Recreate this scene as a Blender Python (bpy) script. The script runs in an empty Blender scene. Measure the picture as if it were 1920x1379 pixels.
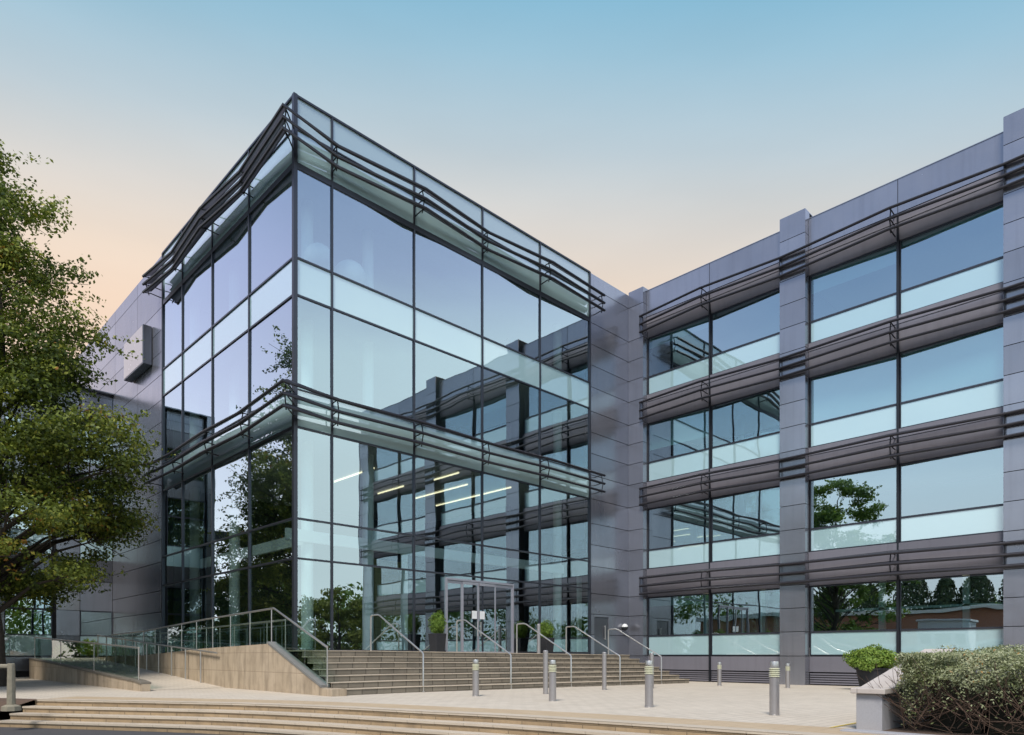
import bpy, math, random
import numpy as np
from mathutils import Vector, Matrix

scene = bpy.context.scene
# ------------------------------------------------------------------ camera
F, CX, HY = 1309.0, 960.0, 1229.0          # focal length, principal column, horizon row of the photo (1920 px wide)
CAMZ = 1.115
FWD = Vector((0.6988, 0.7153, 0)).normalized()
RGT = Vector((FWD.y, -FWD.x, 0))
cam_d = bpy.data.cameras.new("camera")
cam = bpy.data.objects.new("camera", cam_d)
scene.collection.objects.link(cam)
scene.camera = cam
cam_d.sensor_fit = 'HORIZONTAL'
cam_d.sensor_width = 36.0
cam_d.lens = F / 1920.0 * 36.0
cam_d.shift_y = (HY - 689.5) / 1920.0
cam_d.clip_start = 0.1
cam_d.clip_end = 2000
cam.location = (0, 0, CAMZ)
cam.rotation_euler = (math.radians(90), 0, math.atan2(FWD.y, FWD.x) - math.radians(90))

# ------------------------------------------------------------------ world, sun, exposure
SUN_EL, SUN_AZ = math.radians(52), math.atan2(-0.50, -0.86)   # direction towards the sun
world = bpy.data.worlds.new("World")
scene.world = world
world.use_nodes = True
wn, wl = world.node_tree.nodes, world.node_tree.links
wn.clear()
def wnode(t, **k):
    n = wn.new(t)
    for a, b in k.items(): setattr(n, a, b)
    return n
def wmath(op, a, b=None, c=None, clamp=False):
    n = wn.new('ShaderNodeMath'); n.operation = op; n.use_clamp = clamp
    for i, v in enumerate((a, b, c)):
        if v is None: continue
        if isinstance(v, (int, float)): n.inputs[i].default_value = v
        else: wl.new(v, n.inputs[i])
    return n.outputs[0]
def wdot(vec, d):
    n = wn.new('ShaderNodeVectorMath'); n.operation = 'DOT_PRODUCT'
    wl.new(vec, n.inputs[0]); n.inputs[1].default_value = d
    return n.outputs['Value']
def wramp(fac, pts):
    n = wn.new('ShaderNodeValToRGB')
    r = n.color_ramp
    while len(r.elements) > 1: r.elements.remove(r.elements[0])
    r.elements[0].position = pts[0][0]; r.elements[0].color = (*pts[0][1], 1)
    for p, c in pts[1:]:
        e = r.elements.new(p); e.color = (*c, 1)
    wl.new(fac, n.inputs[0])
    return n.outputs[0]
tc = wnode('ShaderNodeTexCoord')
d = tc.outputs['Generated']
fz = wdot(d, (0, 0, 1)); ff = wdot(d, FWD); fr = wdot(d, RGT)
# the sunset glow lies as a band along the horizon beyond the building
den = wmath('SQRT', wmath('ADD', wmath('MULTIPLY', ff, ff), wmath('ADD', wmath('MULTIPLY', wmath('MULTIPLY', fr, fr), 0.35), 0.02)))
v = wmath('DIVIDE', fz, den)
v = wmath('ADD', v, wmath('MULTIPLY', fr, 0.085))
v = wmath('MULTIPLY', v, 0.5)
front = wramp(v, [(0.0, (0.93, 0.68, 0.49)), (0.22, (0.90, 0.69, 0.53)), (0.258, (0.83, 0.69, 0.565)), (0.305, (0.69, 0.66, 0.62)), (0.358, (0.50, 0.595, 0.65)),
                  (0.425, (0.325, 0.53, 0.66)), (0.475, (0.22, 0.47, 0.64)), (0.56, (0.13, 0.37, 0.58)), (1.0, (0.08, 0.25, 0.48))])
back = wramp(fz, [(0.0, (0.95, 1.0, 1.05)), (0.10, (1.0, 1.07, 1.14)), (0.21, (1.0, 1.18, 1.32)), (0.32, (0.60, 0.80, 1.06)),
                  (0.46, (0.36, 0.52, 0.84)), (0.7, (0.28, 0.40, 0.66)), (1.0, (0.25, 0.38, 0.6))])
side = wramp(fz, [(0.0, (1.4, 1.38, 1.42)), (0.16, (1.28, 1.28, 1.38)), (0.34, (0.92, 0.92, 1.2)), (0.46, (0.66, 0.68, 1.0)), (0.6, (0.34, 0.45, 0.72)), (1.0, (0.22, 0.35, 0.6))])
mfb = wmath('MULTIPLY_ADD', ff, 5.0, -2.1, clamp=True)
right = wramp(fz, [(0.0, (1.2, 1.35, 1.35)), (0.25, (1.25, 1.42, 1.45)), (0.39, (1.15, 1.36, 1.46)), (0.48, (0.70, 0.82, 1.15)), (0.58, (0.42, 0.55, 0.88)), (1.0, (0.27, 0.40, 0.62))])
mxr = wnode('ShaderNodeMix', data_type='RGBA')
wl.new(wmath('MULTIPLY_ADD', fr, 1.5, -0.3, clamp=True), mxr.inputs[0]); wl.new(back, mxr.inputs[6]); wl.new(right, mxr.inputs[7])
mx0 = wnode('ShaderNodeMix', data_type='RGBA')
wl.new(wmath('MULTIPLY', wmath('MULTIPLY_ADD', fr, -1.6, 0.1, clamp=True), wmath('MULTIPLY_ADD', ff, 1.8, 0.6, clamp=True)), mx0.inputs[0]); wl.new(mxr.outputs[2], mx0.inputs[6]); wl.new(side, mx0.inputs[7])
mx = wnode('ShaderNodeMix', data_type='RGBA')
wl.new(mfb, mx.inputs[0]); wl.new(mx0.outputs[2], mx.inputs[6]); wl.new(front, mx.inputs[7])
# faint thin cloud
nz = wnode('ShaderNodeTexNoise'); nz.inputs['Scale'].default_value = 2.2; nz.inputs['Detail'].default_value = 5
mp = wnode('ShaderNodeMapping'); mp.inputs['Scale'].default_value = (1, 1, 4.0); wl.new(d, mp.inputs[0]); wl.new(mp.outputs[0], nz.inputs['Vector'])
cl = wmath('MULTIPLY_ADD', nz.outputs[0], 0.22, 0.89)
mul = wnode('ShaderNodeVectorMath', operation='SCALE'); wl.new(mx.outputs[2], mul.inputs[0]); wl.new(cl, mul.inputs['Scale'])
sky = wnode('ShaderNodeTexSky', sky_type='NISHITA'); sky.sun_disc = False
sky.sun_elevation = SUN_EL; sky.sun_rotation = math.radians(90) - SUN_AZ
bg1 = wnode('ShaderNodeBackground'); wl.new(sky.outputs[0], bg1.inputs[0]); bg1.inputs[1].default_value = 0.006
bg2 = wnode('ShaderNodeBackground'); wl.new(mul.outputs[0], bg2.inputs[0]); bg2.inputs[1].default_value = 0.97
ad = wnode('ShaderNodeAddShader'); wl.new(bg1.outputs[0], ad.inputs[0]); wl.new(bg2.outputs[0], ad.inputs[1])
wo = wnode('ShaderNodeOutputWorld'); wl.new(ad.outputs[0], wo.inputs[0])

sun_d = bpy.data.lights.new("sun", 'SUN'); sun_d.energy = 3.7; sun_d.angle = math.radians(17); sun_d.color = (1, 0.93, 0.84)
sun = bpy.data.objects.new("sun", sun_d); scene.collection.objects.link(sun)
sdir = Vector((math.cos(SUN_EL) * math.cos(SUN_AZ), math.cos(SUN_EL) * math.sin(SUN_AZ), math.sin(SUN_EL)))
sun.rotation_euler = sdir.to_track_quat('Z', 'Y').to_euler()
scene.view_settings.view_transform = 'Standard'
scene.view_settings.look = 'None'
scene.view_settings.exposure = 0.07
scene.cycles.max_bounces = 8
scene.cycles.transparent_max_bounces = 24
scene.cycles.caustics_reflective = False
scene.cycles.caustics_refractive = False

# ------------------------------------------------------------------ pixel helpers (plan position on a given plane)
def ray(px):
    t = (px - CX) / F
    return (t * RGT.x + FWD.x, t * RGT.y + FWD.y)
def y_at(px, X): a = ray(px); return X / a[0] * a[1]
def x_at(px, Y): a = ray(px); return Y / a[1] * a[0]

rng = random.Random(7)
# ------------------------------------------------------------------ mesh builder
class MB:
    def __init__(s): s.v = []; s.f = []; s.r = []
    def face(s, pts, r=None):
        n = len(s.v); s.v += [tuple(p) for p in pts]; s.f.append(tuple(range(n, n + len(pts)))); s.r.append(rng.random() if r is None else r)
    def box(s, x0, x1, y0, y1, z0, z1, r=None):
        s.hexa([(x0, y0, z0), (x1, y0, z0), (x1, y1, z0), (x0, y1, z0)], [(x0, y0, z1), (x1, y0, z1), (x1, y1, z1), (x0, y1, z1)], r)
    def hexa(s, b, t, r=None):
        """closed prism between two matching rings (counter-clockwise seen from above)"""
        r = rng.random() if r is None else r
        n = len(s.v); k = len(b)
        s.v += [tuple(p) for p in b] + [tuple(p) for p in t]
        s.f.append(tuple(n + i for i in reversed(range(k)))); s.r.append(r)
        s.f.append(tuple(n + k + i for i in range(k))); s.r.append(r)
        for i in range(k):
            j = (i + 1) % k
            s.f.append((n + i, n + j, n + k + j, n + k + i)); s.r.append(r)
    def tube(s, pts, rad, n=8, caps=True, r=None):
        r = rng.random() if r is None else r
        pts = [Vector(p) for p in pts]
        rads = rad if isinstance(rad, (list, tuple)) else [rad] * len(pts)
        base = len(s.v); prev = None
        for i, p in enumerate(pts):
            a = pts[max(i - 1, 0)]; b = pts[min(i + 1, len(pts) - 1)]
            t = (b - a).normalized()
            up = Vector((0, 0, 1)) if abs(t.z) < 0.9 else Vector((1, 0, 0))
            u = t.cross(up).normalized() if prev is None else (prev - t * prev.dot(t)).normalized()
            prev = u; w = t.cross(u)
            for k in range(n):
                an = 2 * math.pi * k / n
                s.v.append(tuple(p + (u * math.cos(an) + w * math.sin(an)) * rads[i]))
        for i in range(len(pts) - 1):
            for k in range(n):
                k2 = (k + 1) % n
                s.f.append((base + i * n + k, base + i * n + k2, base + (i + 1) * n + k2, base + (i + 1) * n + k)); s.r.append(r)
        if caps:
            s.f.append(tuple(base + k for k in reversed(range(n)))); s.r.append(r)
            e = base + (len(pts) - 1) * n
            s.f.append(tuple(e + k for k in range(n))); s.r.append(r)
    def lathe(s, c, prof, n=20, r=None):
        """prof: list of (radius, z)"""
        r = rng.random() if r is None else r
        base = len(s.v)
        for (ra, z) in prof:
            for k in range(n):
                an = 2 * math.pi * k / n
                s.v.append((c[0] + ra * math.cos(an), c[1] + ra * math.sin(an), c[2] + z))
        for i in range(len(prof) - 1):
            for k in range(n):
                k2 = (k + 1) % n
                s.f.append((base + i * n + k, base + i * n + k2, base + (i + 1) * n + k2, base + (i + 1) * n + k)); s.r.append(r)
        s.f.append(tuple(base + k for k in reversed(range(n)))); s.r.append(r)
        e = base + (len(prof) - 1) * n
        s.f.append(tuple(e + k for k in range(n))); s.r.append(r)
    def strip(s, ring_a, ring_b, r=None):
        for i in range(len(ring_a) - 1):
            s.face([ring_a[i], ring_a[i + 1], ring_b[i + 1], ring_b[i]], r)
    def build(s, name, mat, parent=None, loc=(0, 0, 0), smooth=False, bevel=0):
        me = bpy.data.meshes.new(name)
        L = Vector(loc)
        me.from_pydata([(x - L.x, y - L.y, z - L.z) for x, y, z in s.v], [], s.f)
        me.update()
        if smooth:
            me.shade_smooth() if hasattr(me, 'shade_smooth') else None
            try: me.set_sharp_from_angle(angle=math.radians(35))
            except Exception: pass
        a = me.attributes.new('rnd', 'FLOAT', 'FACE')
        a.data.foreach_set('value', s.r)
        uv = me.uv_layers.new(name='UVMap')
        co = np.array(s.v, dtype=np.float32)
        data = np.empty((len(me.loops), 2), np.float32)
        li = 0
        for p in me.polygons:
            n = p.normal; ax = max(range(3), key=lambda i: abs(n[i]))
            for vi in p.vertices:
                c = co[vi]
                data[li] = (c[1], c[2]) if ax == 0 else ((c[0], c[2]) if ax == 1 else (c[0], c[1]))
                li += 1
        uv.data.foreach_set('uv', data.ravel())
        me.materials.append(mat)
        o = bpy.data.objects.new(name, me)
        scene.collection.objects.link(o)
        o.location = L
        if parent is not None:
            o.parent = parent
            o.location = L - parent.location if parent.parent is None else L - parent.location - parent.parent.location
        if bevel:
            m = o.modifiers.new('bevel', 'BEVEL'); m.width = bevel; m.segments = 2; m.limit_method = 'ANGLE'
        return o

def tag(o, label=None, cat=None, group=None, kind=None):
    if label: o['label'] = label
    if cat: o['category'] = cat
    if group: o['group'] = group
    if kind: o['kind'] = kind
    return o
def empty(name, loc, label, cat, group=None):
    o = bpy.data.objects.new(name, None); scene.collection.objects.link(o)
    o.location = loc; o.empty_display_size = 0.2
    return tag(o, label, cat, group)
def copy_thing(root, loc, label, rotz=None):
    r = root.copy(); scene.collection.objects.link(r); r.location = loc; r['label'] = label
    if rotz is not None: r.rotation_euler = (0, 0, rotz)
    for ch in list(root.children):
        c = ch.copy(); scene.collection.objects.link(c); c.parent = r
        for g in list(ch.children):
            q = g.copy(); scene.collection.objects.link(q); q.parent = c
    return r

# ------------------------------------------------------------------ materials
class NT:
    def __init__(s, name):
        s.m = bpy.data.materials.new(name); s.m.use_nodes = True
        s.n = s.m.node_tree.nodes; s.l = s.m.node_tree.links; s.n.clear()
        s.out = s.n.new('ShaderNodeOutputMaterial')
    def node(s, t, ins=None, **k):
        n = s.n.new(t)
        for a, b in k.items(): setattr(n, a, b)
        for a, b in (ins or {}).items():
            if hasattr(b, 'is_linked') or isinstance(b, bpy.types.NodeSocket): s.l.new(b, n.inputs[a])
            else: n.inputs[a].default_value = b
        return n
    def math(s, op, a, b=None, clamp=False):
        n = s.n.new('ShaderNodeMath'); n.operation = op; n.use_clamp = clamp
        for i, v in enumerate((a, b)):
            if v is None: continue
            if isinstance(v, (int, float)): n.inputs[i].default_value = v
            else: s.l.new(v, n.inputs[i])
        return n.outputs[0]
    def mix(s, f, a, b, blend='MIX'):
        n = s.n.new('ShaderNodeMix'); n.data_type = 'RGBA'; n.blend_type = blend
        for i, v in ((0, f), (6, a), (7, b)):
            if isinstance(v, bpy.types.NodeSocket): s.l.new(v, n.inputs[i])
            elif isinstance(v, (int, float)): n.inputs[i].default_value = v
            else: n.inputs[i].default_value = (*v, 1)
        return n.outputs[2]
    def ramp(s, fac, pts):
        n = s.n.new('ShaderNodeValToRGB'); r = n.color_ramp
        while len(r.elements) > 1: r.elements.remove(r.elements[0])
        r.elements[0].position = pts[0][0]; r.elements[0].color = (*pts[0][1], 1)
        for p, c in pts[1:]:
            e = r.elements.new(p); e.color = (*c, 1)
        s.l.new(fac, n.inputs[0]); return n.outputs[0]
    def obj(s): return s.node('ShaderNodeNewGeometry').outputs['Position']
    def noise(s, scale, detail=4, vec=None, rough=0.55):
        n = s.node('ShaderNodeTexNoise', {'Scale': scale, 'Detail': detail, 'Roughness': rough, 'Vector': vec or s.obj()})
        return n.outputs[0]
    def rnd(s): return s.node('ShaderNodeAttribute', attribute_name='rnd').outputs['Fac']
    def bump(s, h, st, dist=0.02):
        return s.node('ShaderNodeBump', {'Strength': st, 'Distance': dist, 'Height': h}).outputs[0]
    def principled(s, col, rough=0.5, metal=0.0, normal=None, spec=0.5, coat=0):
        p = s.n.new('ShaderNodeBsdfPrincipled')
        for k, v in (('Base Color', col), ('Roughness', rough), ('Metallic', metal), ('Normal', normal), ('Specular IOR Level', spec), ('Coat Weight', coat)):
            if v is None: continue
            if isinstance(v, bpy.types.NodeSocket): s.l.new(v, p.inputs[k])
            elif isinstance(v, tuple): p.inputs[k].default_value = (*v, 1)
            else: p.inputs[k].default_value = v
        return p.outputs[0]
    def done(s, sh):
        s.l.new(sh, s.out.inputs[0]); return s.m
def grey(v, t=(1, 1, 1)): return tuple(v * c for c in t)

def mat_clad(name, col, rough=0.17, metal=0.72, var=0.12):
    t = NT(name)
    k = t.math('MULTIPLY', t.math('SUBTRACT', t.rnd(), 0.5), var * 2)
    k = t.math('ADD', k, t.math('MULTIPLY', t.math('SUBTRACT', t.noise(0.6, 3), 0.5), 0.22))
    k = t.math('ADD', k, 1.0)
    sc = t.node('ShaderNodeVectorMath', operation='SCALE'); sc.inputs[0].default_value = col; t.l.new(k, sc.inputs['Scale'])
    # faint vertical rain streaks
    mpn = t.node('ShaderNodeMapping', {'Vector': t.obj(), 'Scale': (5, 5, 0.25)})
    st = t.noise(1.0, 5, mpn.outputs[0])
    c = t.mix(t.math('MULTIPLY', t.math('SUBTRACT', st, 0.5, clamp=True), 0.9), sc.outputs[0], (col[0] * .55, col[1] * .55, col[2] * .55))
    rr = t.math('ADD', rough, t.math('MULTIPLY', t.noise(1.3, 4), 0.14))
    return t.done(t.principled(c, rr, metal, t.bump(t.noise(0.7, 2), 0.22, 0.05)))
M = {}
M['clad'] = mat_clad('grey_cladding', (0.30, 0.308, 0.35))
M['clad_pale'] = mat_clad('pale_cladding', (0.36, 0.35, 0.37))
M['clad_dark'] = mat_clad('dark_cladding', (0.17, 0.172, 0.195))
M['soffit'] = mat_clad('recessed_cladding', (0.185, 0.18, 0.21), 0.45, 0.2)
def mat_simple(name, col, rough=0.5, metal=0.0, n=0.15, sc=6):
    t = NT(name)
    k = t.noise(sc, 4)
    c = t.mix(t.math('MULTIPLY', k, n * 2), col, tuple(x * 0.6 for x in col))
    return t.done(t.principled(c, t.math('ADD', rough, t.math('MULTIPLY', t.math('SUBTRACT', k, .5), .15)), metal))
M['black'] = mat_simple('black_metal', (0.022, 0.024, 0.03), 0.35, 0.3)
M['joint'] = mat_simple('dark_joint', (0.015, 0.015, 0.018), 0.7)
M['frame'] = mat_simple('dark_frame', (0.05, 0.055, 0.07), 0.35, 0.5)
M['louvre'] = mat_simple('louvre_metal', (0.030, 0.029, 0.036), 0.42, 0.3)
def mat_perf():
    t = NT('perforated_louvre')
    p = t.principled((0.075, 0.074, 0.088), 0.5, 0.3)
    tr = t.node('ShaderNodeBsdfTransparent')
    tl = t.node('ShaderNodeBsdfTranslucent', {'Color': (0.42, 0.40, 0.50, 1)})
    p2 = t.node('ShaderNodeMixShader', {0: 0.25, 1: p, 2: tl.outputs[0]}).outputs[0]
    return t.done(t.node('ShaderNodeMixShader', {0: 0.10, 1: p2, 2: tr.outputs[0]}).outputs[0])
M['louvre_face'] = mat_perf()
M['steel'] = mat_simple('brushed_steel', (0.60, 0.58, 0.55), 0.33, 0.85, 0.1)
M['steel_dull'] = mat_simple('dull_steel', (0.44, 0.42, 0.42), 0.4, 0.75)
M['alu'] = mat_simple('door_aluminium', (0.42, 0.42, 0.47), 0.35, 0.5)
M['white'] = mat_simple('white_paint', (0.78, 0.80, 0.80), 0.5)
M['column'] = mat_simple('white_column', (0.80, 0.86, 0.86), 0.5)
M['ceiling'] = mat_simple('ceiling', (0.55, 0.57, 0.57), 0.8)
M['intfloor'] = mat_simple('interior_floor', (0.12, 0.12, 0.125), 0.35)
M['intwall'] = mat_simple('interior_wall', (0.06, 0.075, 0.08), 0.8)
M['intdark'] = mat_simple('interior_dark', (0.06, 0.062, 0.07), 0.8)
M['blind'] = mat_simple('roller_blind', (0.62, 0.66, 0.62), 0.8, 0, .05)
M['lamp_ring'] = mat_simple('lamp_louvre_rings', (0.62, 0.62, 0.46), 0.3, 0, .1)
M['pot'] = mat_simple('dark_planter', (0.02, 0.021, 0.026), 0.8)
M['granite'] = mat_simple('grey_granite', (0.40, 0.40, 0.42), 0.75, 0, .3, 40)
M['wood_old'] = mat_simple('weathered_timber', (0.30, 0.27, 0.20), 0.8, 0, .5, 12)
M['yellow'] = mat_simple('yellow_paint', (0.75, 0.55, 0.06), 0.7, 0, .2)
M['soil'] = mat_simple('bark_soil', (0.13, 0.085, 0.06), 0.95, 0, .6, 14)
M['tyre'] = mat_simple('rubber', (0.02, 0.02, 0.02), 0.8)
M['paint_blue'] = mat_simple('blue_car_paint', (0.03, 0.06, 0.14), 0.2, 0.4)

def mat_glass(name, tint, r0, rk, wave=0.5, seed=0.0, gcol=(0.87, 0.95, 1.0)):
    t = NT(name)
    lw = t.node('ShaderNodeLayerWeight', {'Blend': 0.5})
    fac = t.math('ADD', t.math('MULTIPLY', t.math('POWER', lw.outputs['Facing'], 2.2), rk), r0, clamp=True)
    mpn = t.node('ShaderNodeMapping', {'Vector': t.obj(), 'Scale': (1, 1, 1.5), 'Location': (seed, 0, 0)})
    b = t.bump(t.noise(0.55, 1.0, mpn.outputs[0]), 1.0, 0.012 * wave)
    g = t.node('ShaderNodeBsdfGlossy', {'Color': (*gcol, 1), 'Roughness': 0.0, 'Normal': b})
    tr = t.node('ShaderNodeBsdfTransparent', {'Color': (*tint, 1)})
    m = t.node('ShaderNodeMixShader', {0: fac, 1: tr.outputs[0], 2: g.outputs[0]})
    return t.done(m.outputs[0])
M['glass'] = mat_glass('curtain_glass', (0.74, 0.90, 0.89), 0.42, 0.58, 0.22, gcol=(0.82, 0.95, 1.0))
M['glass_wing'] = mat_glass('window_glass', (0.46, 0.74, 0.78), 0.46, 0.45, 0.34, 5, gcol=(0.80, 0.95, 1.0))
M['glass_rail'] = mat_glass('balustrade_glass', (0.84, 0.92, 0.88), 0.05, 0.40, 0.3, 2)
def mat_spandrel(name, col, gl=0.3):
    t = NT(name)
    c = t.mix(t.math('MULTIPLY', t.rnd(), 0.18), col, (0.35, 0.55, 0.62))
    df = t.node('ShaderNodeBsdfDiffuse', {'Color': c})
    lw = t.node('ShaderNodeLayerWeight', {'Blend': 0.5})
    fac = t.math('ADD', t.math('MULTIPLY', t.math('POWER', lw.outputs['Facing'], 2.2), 0.55), gl, clamp=True)
    g = t.node('ShaderNodeBsdfGlossy', {'Color': (0.95, 0.98, 1, 1), 'Roughness': 0.0, 'Normal': t.bump(t.noise(0.5, 1), 1.0, 0.012)})
    return t.done(t.node('ShaderNodeMixShader', {0: fac, 1: df.outputs[0], 2: g.outputs[0]}).outputs[0])
M['spandrel'] = mat_spandrel('frosted_spandrel', (0.42, 0.61, 0.64), 0.25)
M['parapet'] = mat_spandrel('parapet_glass', (0.34, 0.43, 0.44), 0.18)

def mat_emit(name, col, s):
    t = NT(name); return t.done(t.node('ShaderNodeEmission', {'Color': (*col, 1), 'Strength': s}).outputs[0])
M['tube'] = mat_emit('light_tube', (1, 0.82, 0.52), 2.2)

def mat_brick(name, c1, c2, mortar, bw, bh, ms, rough=0.8, offset=0.5, stain=0.4, bump=0.4, big=0.35, streak=0.0, pale=None):
    t = NT(name)
    uv = t.node('ShaderNodeUVMap', uv_map='UVMap').outputs[0]
    wob = t.node('ShaderNodeVectorMath', operation='ADD'); t.l.new(uv, wob.inputs[0])
    nn = t.node('ShaderNodeTexNoise', {'Scale': 1.2, 'Detail': 2, 'Vector': uv})
    sub = t.node('ShaderNodeVectorMath', operation='SCALE'); t.l.new(nn.outputs[1], sub.inputs[0]); sub.inputs['Scale'].default_value = 0.012
    t.l.new(sub.outputs[0], wob.inputs[1])
    br = t.node('ShaderNodeTexBrick', {'Vector': wob.outputs[0], 'Color1': (*c1, 1), 'Color2': (*c2, 1), 'Mortar': (*mortar, 1), 'Scale': 1.0,
               'Mortar Size': ms, 'Mortar Smooth': 0.3, 'Brick Width': bw, 'Row Height': bh, 'Bias': 0.0})
    br.offset = offset
    p = t.obj()
    k = t.math('MULTIPLY', t.math('SUBTRACT', t.noise(2.1, 6, p, .65), 0.44, clamp=True), stain * 3, clamp=True)
    c = t.mix(k, br.outputs[0], tuple(x * 0.42 for x in c1))
    k2 = t.math('MULTIPLY', t.noise(0.35, 3, p), big)
    c = t.mix(k2, c, tuple(min(1, x * 1.3) for x in c2))
    fine = t.noise(38, 3, p)
    c = t.mix(t.math('MULTIPLY', fine, 0.35), c, tuple(x * 0.6 for x in c1))
    if streak:
        mpn = t.node('ShaderNodeMapping', {'Vector': p, 'Scale': (3.0, 3.0, 0.9)})
        s = t.math('MULTIPLY', t.math('SUBTRACT', t.noise(1.0, 5, mpn.outputs[0], .6), 0.47, clamp=True), streak * 6, clamp=True)
        c = t.mix(s, c, (0.10, 0.075, 0.05))
    h = t.math('ADD', br.outputs['Fac'] if False else t.math('MULTIPLY', br.outputs[1], -1.0), t.math('MULTIPLY', fine, 0.4))
    return t.done(t.principled(c, rough, 0, t.bump(h, bump, 0.01)))
M['paver'] = mat_brick('plaza_pavers', (0.54, 0.475, 0.385), (0.61, 0.54, 0.445), (0.34, 0.29, 0.23), 0.42, 0.21, 0.013, stain=0.34, big=0.45)
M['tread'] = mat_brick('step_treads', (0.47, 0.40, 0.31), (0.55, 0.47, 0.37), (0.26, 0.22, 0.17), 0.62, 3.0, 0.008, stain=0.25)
M['band'] = mat_brick('tan_paving_band', (0.46, 0.345, 0.22), (0.50, 0.39, 0.26), (0.30, 0.23, 0.15), 0.3, 0.3, 0.006, stain=0.2)
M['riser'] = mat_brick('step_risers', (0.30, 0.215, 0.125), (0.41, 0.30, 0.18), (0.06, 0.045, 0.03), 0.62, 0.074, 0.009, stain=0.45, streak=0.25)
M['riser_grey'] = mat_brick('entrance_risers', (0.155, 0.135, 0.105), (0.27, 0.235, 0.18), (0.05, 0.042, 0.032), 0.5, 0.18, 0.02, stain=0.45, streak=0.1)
M['wallstone'] = mat_brick('stained_concrete_cladding', (0.42, 0.335, 0.235), (0.48, 0.39, 0.285), (0.20, 0.15, 0.10), 0.45, 0.6, 0.009, offset=0.0, stain=0.42, streak=0.38)
M['coping'] = mat_brick('stone_coping', (0.50, 0.45, 0.41), (0.56, 0.50, 0.45), (0.2, 0.18, 0.16), 1.1, 3.0, 0.006, stain=0.35)
M['redbrick'] = mat_brick('red_brick', (0.38, 0.14, 0.085), (0.46, 0.19, 0.12), (0.3, 0.26, 0.22), 0.225, 0.075, 0.01, stain=0.2)
M['yellowstone'] = mat_brick('olive_stone_wall', (0.30, 0.27, 0.12), (0.38, 0.34, 0.17), (0.14, 0.13, 0.07), 0.9, 0.45, 0.012, stain=0.2)
M['asphalt'] = mat_simple('asphalt', (0.075, 0.072, 0.075), 0.9, 0, .4, 60)
M['grass'] = mat_simple('far_ground', (0.09, 0.11, 0.05), 0.95, 0, .4, 3)
M['bark'] = mat_simple('bark', (0.07, 0.055, 0.042), 0.95, 0, .6, 10)
M['twig'] = mat_simple('twig', (0.10, 0.062, 0.042), 0.9, 0, .5, 20)

def mat_leaf(name, pts, trans=0.35):
    t = NT(name)
    c = t.ramp(t.rnd(), pts)
    df = t.node('ShaderNodeBsdfPrincipled', {'Base Color': c, 'Roughness': 0.55, 'Specular IOR Level': 0.35})
    c2 = t.mix(0.5, c, (0.16, 0.22, 0.02))
    tr = t.node('ShaderNodeBsdfTranslucent', {'Color': c2})
    return t.done(t.node('ShaderNodeMixShader', {0: trans, 1: df.outputs[0], 2: tr.outputs[0]}).outputs[0])
M['leaf_tree'] = mat_leaf('autumn_leaves', [(0, (0.03, 0.05, 0.014)), (0.3, (0.09, 0.125, 0.022)), (0.6, (0.20, 0.245, 0.04)), (0.88, (0.40, 0.41, 0.07)), (0.97, (0.46, 0.34, 0.05)), (1, (0.38, 0.17, 0.04))])
M['leaf_green'] = mat_leaf('green_leaves', [(0, (0.045, 0.10, 0.02)), (0.5, (0.13, 0.23, 0.035)), (1, (0.30, 0.42, 0.08))])
M['leaf_dark'] = mat_leaf('conifer_leaves', [(0, (0.02, 0.04, 0.018)), (1, (0.06, 0.09, 0.035))], .15)
M['leaf_hedge'] = mat_leaf('silver_hedge_leaves', [(0, (0.09, 0.12, 0.03)), (0.35, (0.23, 0.26, 0.12)), (0.75, (0.42, 0.45, 0.28)), (0.93, (0.52, 0.52, 0.34)), (1, (0.50, 0.27, 0.09))], .25)
M['leaf_yel'] = mat_leaf('yellow_green_leaves', [(0, (0.10, 0.13, 0.02)), (1, (0.30, 0.32, 0.05))])

def leaves(name, P, N, size, rnd, mat, parent, aspect=0.5, loc=(0, 0, 0)):
    """P (n,3) positions, N (n,3) normals, size (n,) — rhombic leaves slightly folded"""
    g = np.random.default_rng(len(P))
    n = len(P)
    N = N / (np.linalg.norm(N, axis=1, keepdims=True) + 1e-9)
    R = g.normal(size=(n, 3)); U = np.cross(N, R); U /= (np.linalg.norm(U, axis=1, keepdims=True) + 1e-9)
    W = np.cross(N, U)
    s = size[:, None]
    a = P - U * s * .5; c = P + U * s * .5
    b = P + W * s * .5 * aspect + N * s * .08; e = P - W * s * .5 * aspect + N * s * .08
    V = np.stack([a, b, c, e], 1).reshape(-1, 3).astype(np.float32) - np.array(loc, np.float32)
    me = bpy.data.meshes.new(name)
    me.vertices.add(4 * n); me.vertices.foreach_set('co', V.ravel())
    me.loops.add(4 * n); me.loops.foreach_set('vertex_index', np.arange(4 * n, dtype=np.int32))
    me.polygons.add(n); me.polygons.foreach_set('loop_start', np.arange(0, 4 * n, 4, dtype=np.int32))
    me.update(calc_edges=True)
    at = me.attributes.new('rnd', 'FLOAT', 'FACE'); at.data.foreach_set('value', rnd.astype(np.float32))
    me.materials.append(mat)
    o = bpy.data.objects.new(name, me); scene.collection.objects.link(o)
    if parent is not None: o.parent = parent
    return o

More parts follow.
